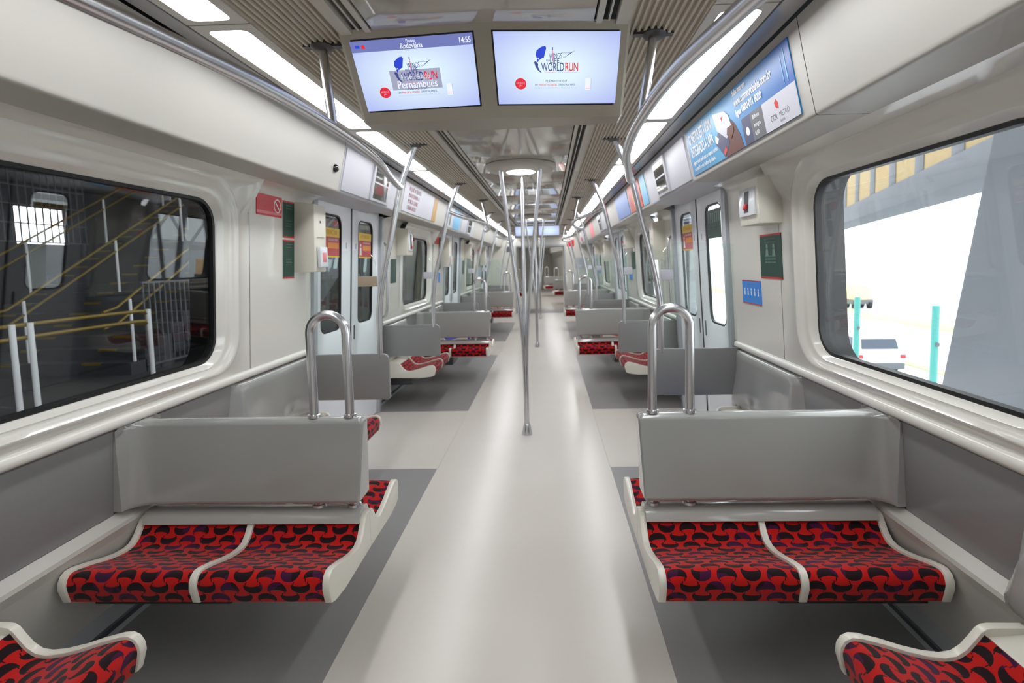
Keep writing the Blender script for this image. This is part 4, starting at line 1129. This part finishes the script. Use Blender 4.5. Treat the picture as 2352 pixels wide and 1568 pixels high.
# ================================================================== OUTSIDE, RIGHT: street beyond the viaduct
GZ = -3.2
struct(MB().box(2.2, 140, -30, 200, GZ - 0.2, GZ).build('ground', 'asphalt', smooth=0))
struct(MB().box(24, 27, -30, 200, GZ, GZ + 0.03).build('grass_verge', 'grass', smooth=0))
struct(MB().box(15.4, 16.0, 12, 40, GZ, GZ + 0.05).build('grass_strip', 'grass', smooth=0))
mb = MB(); mb.prism([(5.35, GZ), (4.06, 3.1), (3.9, 4.6), (1.6, 4.6), (2.2, 3.1), (3.1, GZ)], 3.6, 4.7, lambda p, q, a: (a, p, q))
tag(mb.build('concrete_pier', 'concrete', bevel=0.04), 'slanted grey concrete pier outside the right window', 'pier')
# viaduct edge beam with yellow infill
A = Vector((6.0, 6.5, 0)); Bv = Vector((14.2, 29.2, 0)); dv = (Bv - A).normalized(); nv = Vector((dv.y, -dv.x, 0))
Lb = (Bv - A).length
root = empty('viaduct_beam', (A.x, A.y, 2.6), math.atan2(dv.y, dv.x))
MB().box(0, Lb, -0.9, 0.03, 0, 0.5).build('beam', 'concrete', root, bevel=0.03)
MB().box(0, Lb, -0.9, -0.1, 2.6, 3.4).build('top_beam', 'concrete', root, bevel=0.03)
y = 0.3; k = 0
while y < Lb - 2.2:
    MB().box(y, y + 0.55, -0.7, 0.0, 0.5, 2.6).build('rib', 'concrete', root, bevel=0.02)
    MB().box(y + 0.55, y + 2.0, -0.4, -0.02, 0.5, 2.6).build('infill_panel', 'yellow_panel', root, smooth=0)
    y += 2.0
tag(root, 'grey viaduct beam with yellow panels outside the right window', 'beam')
for n, (yy, lab) in enumerate(((10.9, 'left of the two teal fence posts outside the right window'), (8.73, 'right of the two teal fence posts outside the right window'))):
    root = empty('fence_post', (6.5, yy, GZ))
    MB().tube([(0, 0, 0), (0, 0, 3.86)], 0.055, 12).build('post', 'teal_paint', root, smooth=60)
    for z in (1.6, 2.4, 3.2): MB().box(-0.02, 0.02, -0.09, -0.05, z, z + 0.06).build('clip', 'car_grey', root, smooth=0)
    tag(root, lab, 'post', 'teal fence posts')
# footbridge
def footbridge(name, p0, p1, z0, z1, lab):
    p0 = Vector(p0); p1 = Vector(p1); d = (p1 - p0); L = d.length
    root = empty(name, (p0.x, p0.y, 0), math.atan2(d.y, d.x))
    MB().box(0, L, -0.15, 0.15, z0 - 0.25, z0 + 0.1).build('lower_chord', 'white_paint', root, smooth=0)
    MB().box(0, L, -0.15, 0.15, z1 - 0.1, z1 + 0.2).build('upper_chord', 'white_paint', root, smooth=0)
    n = int(L / 2.4)
    for k in range(n):
        a = k * L / n; b = (k + 0.5) * L / n; c = (k + 1) * L / n
        MB().tube([(a, 0, z0), (b, 0, z1)], 0.10, 8).build('diagonal', 'white_paint', root, smooth=60)
        MB().tube([(b, 0, z1), (c, 0, z0)], 0.10, 8).build('diagonal', 'white_paint', root, smooth=60)
    MB().box(0, L, 0.15, 2.0, z0 - 0.1, z0).build('deck', 'concrete', root, smooth=0)
    for a in (0.2 * L, 0.8 * L):
        MB().box(a - 0.3, a + 0.3, 0.6, 1.2, GZ, z0 - 0.1).build('column', 'white_paint', root, smooth=0)
    tag(root, lab, 'bridge')
footbridge('footbridge', (15.0, 46.0, 0), (27.0, 24.0, 0), 0.5, 2.6, 'pale truss footbridge seen through the right window')
footbridge('footbridge', (30.0, 70.0, 0), (52.0, 40.0, 0), 6.0, 9.5, 'fainter upper truss bridge far behind, right window')
mb = MB().box(27.2, 28.8, 47.3, 48.7, GZ + 0.8, GZ + 2.2); o = mb.build('truck_box', 'orange_box', bevel=0.05)
root = empty('orange_truck', (28, 48, GZ)); o.parent = root; o.matrix_parent_inverse = Matrix.Translation((-28, -48, -GZ))
for yy in (-0.6, 0.6):
    for xx in (-0.8, 0.5):
        MB().tube([(xx, yy, 0.3), (xx + 0.25, yy, 0.3)], 0.3, 16).build('wheel', 'tyre', root, smooth=60)
MB().box(-0.9, 0.9, -0.7, 0.7, 0.4, 0.8).build('chassis', 'car_grey', root, smooth=0)
tag(root, 'distant truck with an orange box beyond the road', 'truck')

def suv(x, y, rz):
    root = empty('parked_car', (x, y, GZ), rz)
    # length along local Y (front +Y), lofted cross-sections
    secs = [(-2.15, 0.80, 0.45, 0.98, None), (-2.1, 0.86, 0.38, 1.05, None), (-1.3, 0.90, 0.32, 1.07, None), (0.0, 0.90, 0.32, 1.04, None), (0.95, 0.90, 0.32, 1.0, None), (1.7, 0.87, 0.34, 0.94, None), (2.1, 0.78, 0.42, 0.78, None), (2.18, 0.68, 0.46, 0.68, None)]
    rings = []
    for yy, w, z0, z1, _ in secs:
        rings.append([(-w * 0.92, yy, z0), (-w, yy, z0 + 0.15), (-w, yy, z1 - 0.15), (-w * 0.93, yy, z1), (w * 0.93, yy, z1), (w, yy, z1 - 0.15), (w, yy, z0 + 0.15), (w * 0.92, yy, z0)])
    MB().loft(rings, True, True, True).build('body', 'car_white', root, smooth=40)
    cab = [(-2.05, 0.80, 1.04), (-1.85, 0.72, 1.60), (-1.4, 0.69, 1.69), (-0.1, 0.68, 1.70), (0.35, 0.68, 1.62), (1.1, 0.80, 1.02)]
    rings = [[(-w - (0.08 if 0 < k < 5 else 0), yy, 1.0), (-w, yy, max(z, 1.01)), (w, yy, max(z, 1.01)), (w + (0.08 if 0 < k < 5 else 0), yy, 1.0)] for k, (yy, w, z) in enumerate(cab)]
    MB().loft(rings, True, True, True).build('cabin', 'car_white', root, smooth=30)
    for sd in (-1, 1):
        MB().hexa([(sd * 0.79, -1.55, 1.10), (sd * 0.80, 0.75, 1.10), (sd * 0.815, 0.75, 1.10), (sd * 0.805, -1.55, 1.10), (sd * 0.70, -1.45, 1.52), (sd * 0.69, 0.2, 1.52), (sd * 0.735, 0.2, 1.52), (sd * 0.745, -1.45, 1.52)]).build('side_window', 'car_glass', root, smooth=0)
        for yy in (-1.3, 1.35):
            wh = MB().tube([(sd * 0.70, yy, 0.34), (sd * 0.92, yy, 0.34)], 0.34, 24).build('wheel', 'tyre', root, smooth=60)
            MB().tube([(sd * 0.91, yy, 0.34), (sd * 0.93, yy, 0.34)], 0.2, 16).build('hub_cap', 'aluminium', wh, smooth=60)
        MB().box(min(sd * 0.68, sd * 0.86), max(sd * 0.68, sd * 0.86), -2.2, -2.1, 0.80, 0.94).build('tail_lamp', 'tail_red', root, bevel=0.02)
    MB().hexa([(-0.66, -2.065, 1.14), (0.66, -2.065, 1.14), (0.66, -2.02, 1.14), (-0.66, -2.02, 1.14), (-0.62, -1.92, 1.5), (0.62, -1.92, 1.5), (0.62, -1.86, 1.5), (-0.62, -1.86, 1.5)]).build('rear_window', 'car_glass', root, smooth=0)
    MB().box(-0.82, 0.82, -2.22, -2.05, 0.38, 0.62).build('bumper', 'car_grey', root, bevel=0.03)
    tag(root, 'white sport utility car parked below the right window', 'car')
suv(12.9, 22.3, -0.05)

# ================================================================== OUTSIDE, LEFT: dark station hall with stairs
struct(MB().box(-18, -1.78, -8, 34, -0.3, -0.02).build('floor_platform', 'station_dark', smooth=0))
struct(MB().box(-20, -1.75, -8, 34, 4.7, 5.0).build('ceiling_sky_block', 'station_dark', smooth=0))  # roof slab added to keep sky light out of the hall
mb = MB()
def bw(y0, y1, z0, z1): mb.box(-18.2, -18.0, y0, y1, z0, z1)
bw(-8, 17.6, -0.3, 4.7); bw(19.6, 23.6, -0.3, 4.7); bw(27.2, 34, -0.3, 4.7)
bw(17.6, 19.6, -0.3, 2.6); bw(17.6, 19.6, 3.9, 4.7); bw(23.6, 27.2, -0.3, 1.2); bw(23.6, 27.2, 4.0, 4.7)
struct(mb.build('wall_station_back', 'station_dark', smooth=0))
struct(MB().box(-18.2, -1.9, -8.2, -8.0, -0.3, 4.7).build('wall_sky_block_near', 'station_dark', smooth=0))  # end wall added to shut sky light out at the near end
struct(MB().box(-18.2, -3.2, 34.0, 34.2, -0.3, 4.7).build('wall_sky_block_far', 'station_dark', smooth=0))  # added as well, so the sky does not brighten the far end
for lab, y0, y1, z0, z1 in (('pale building beyond the left station opening', 16, 21, 0, 3.4), ('pale building beyond the right station opening', 22, 29, 0, 3.2)):
    root = empty('pale_building', (-27, (y0 + y1) / 2, -0.3))
    hw = (y1 - y0) / 2 + 2
    MB().box(-1, 1, -hw, hw, 0, z1 + 0.3).build('wall', 'white_paint', root, smooth=0)
    for k in range(8):
        a = -hw + 0.4 + k * (2 * hw - 0.8) / 8
        MB().box(1.0, 1.06, a, a + 0.3, 1.6, z1 - 0.2).build('window', 'car_grey', root, smooth=0)
    tag(root, lab, 'building')
root = empty('staircase', (-7.7, 7.5, 0))
N = 24
for k in range(N):
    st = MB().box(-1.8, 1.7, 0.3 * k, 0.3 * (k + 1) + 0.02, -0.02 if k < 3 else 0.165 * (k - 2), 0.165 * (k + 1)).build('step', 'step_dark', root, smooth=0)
    for j in range(3):
        a = -1.55 + j * 1.25
        MB().box(a, a + 0.30, 0.3 * k - 0.003, 0.3 * k + 0.06, 0.165 * (k + 1) - 0.03, 0.165 * (k + 1) + 0.003).build('nosing_mark', 'yellow_paint', st, smooth=0)
tag(root, 'dark stairs with yellow nosing marks outside the left window', 'stairs')
for n, xx in enumerate((-6.05, -7.7, -9.4)):
    root = empty('stair_handrail', (xx, 7.3, 0))
    for dz in (0.72, 0.95):
        MB().tube([(0, -0.15, dz), (0, 0.1, dz + 0.05), (0, 7.0, dz + 3.85)], 0.019, 10).build('tube', 'yellow_paint', root, smooth=60)
    for k in range(4):
        y = 0.35 + k * 1.8
        MB().tube([(0, y, max(0, y * 0.55 - 0.1)), (0, y, y * 0.55 + 0.92)], 0.022, 10).build('post', 'white_paint', root, smooth=60)
    tag(root, '%s yellow stair handrail with white posts outside the left window' % ['near', 'middle', 'far'][n], 'handrail', 'stair handrails')
root = empty('yellow_barrier', (-5.5, 6.2, 0))
for dz in (0.82, 0.96):
    MB().tube(spline([(0.2, -1.6, dz), (0, -0.9, dz), (0, 0.9, dz), (0.02, 1.02, dz - 0.05)], 5), 0.024, 10).build('rail', 'yellow_paint', root, smooth=60)
for yy in (-0.86, -0.66, 1.05):
    MB().tube([(0.03, yy, 0), (0.03, yy, 0.98)], 0.03, 12).build('post', 'white_paint', root, smooth=60)
tag(root, 'low yellow barrier on white posts before the dark stairs', 'barrier')
root = empty('bar_fence', (-6.0, 8.7, 0))
for k in range(16):
    MB().box(-0.008, 0.008, -0.85 + k * 0.115, -0.834 + k * 0.115, 0.05, 1.35).build('bar', 'concrete', root, smooth=0)
for z in (0.05, 1.33): MB().box(-0.015, 0.015, -0.87, 0.95, z, z + 0.03).build('rail', 'concrete', root, smooth=0)
tag(root, 'grey bar fence at the foot of the dark stairs', 'fence')
root = empty('escalator_side', (-5.2, 9.9, 0))
MB().prism([(-0.9, 0.0), (-0.6, 0.85), (0.0, 1.0), (6.0, 4.2), (6.0, 3.0), (0.6, 0.0)], 0.0, 0.25, lambda p, q, a: (a, p, q)).build('panel', 'concrete_dark', root, smooth=0)
MB().tube([(0.12, -0.75, 0.95), (0.12, 0.0, 1.08), (0.12, 6.0, 4.28)], 0.05, 10).build('hand_belt', 'rubber', root, smooth=60)
tag(root, 'dark sloping escalator side beyond the bar fence', 'escalator')
root = empty('sign_panel', (-11.5, 16.2, 0))
MB().tube([(0, 0, 2.2), (0, 0, 4.7)], 0.04, 10).build('post', 'white_paint', root, smooth=60)
MB().box(-0.05, 0.05, -0.9, 0.9, 1.4, 2.2).build('board', 'poster_white', root, smooth=0)
tag(root, 'pale hanging sign board above the station stairs', 'sign')
root = empty('lattice_fence', (-12.5, 11.6, 0))
for k in range(14): MB().box(-0.01, 0.01, k * 0.2, k * 0.2 + 0.03, 2.3, 4.2).build('bar', 'concrete', root, smooth=0)
for k in range(5): MB().box(-0.015, 0.015, 0, 2.65, 2.3 + k * 0.45, 2.33 + k * 0.45).build('rail', 'concrete', root, smooth=0)
for yy in (0.1, 2.5): MB().box(-0.04, 0.04, yy - 0.04, yy + 0.04, 1.6, 2.3).build('post', 'concrete', root, smooth=0)
tag(root, 'grey lattice fence high on the left above the stairs', 'fence')
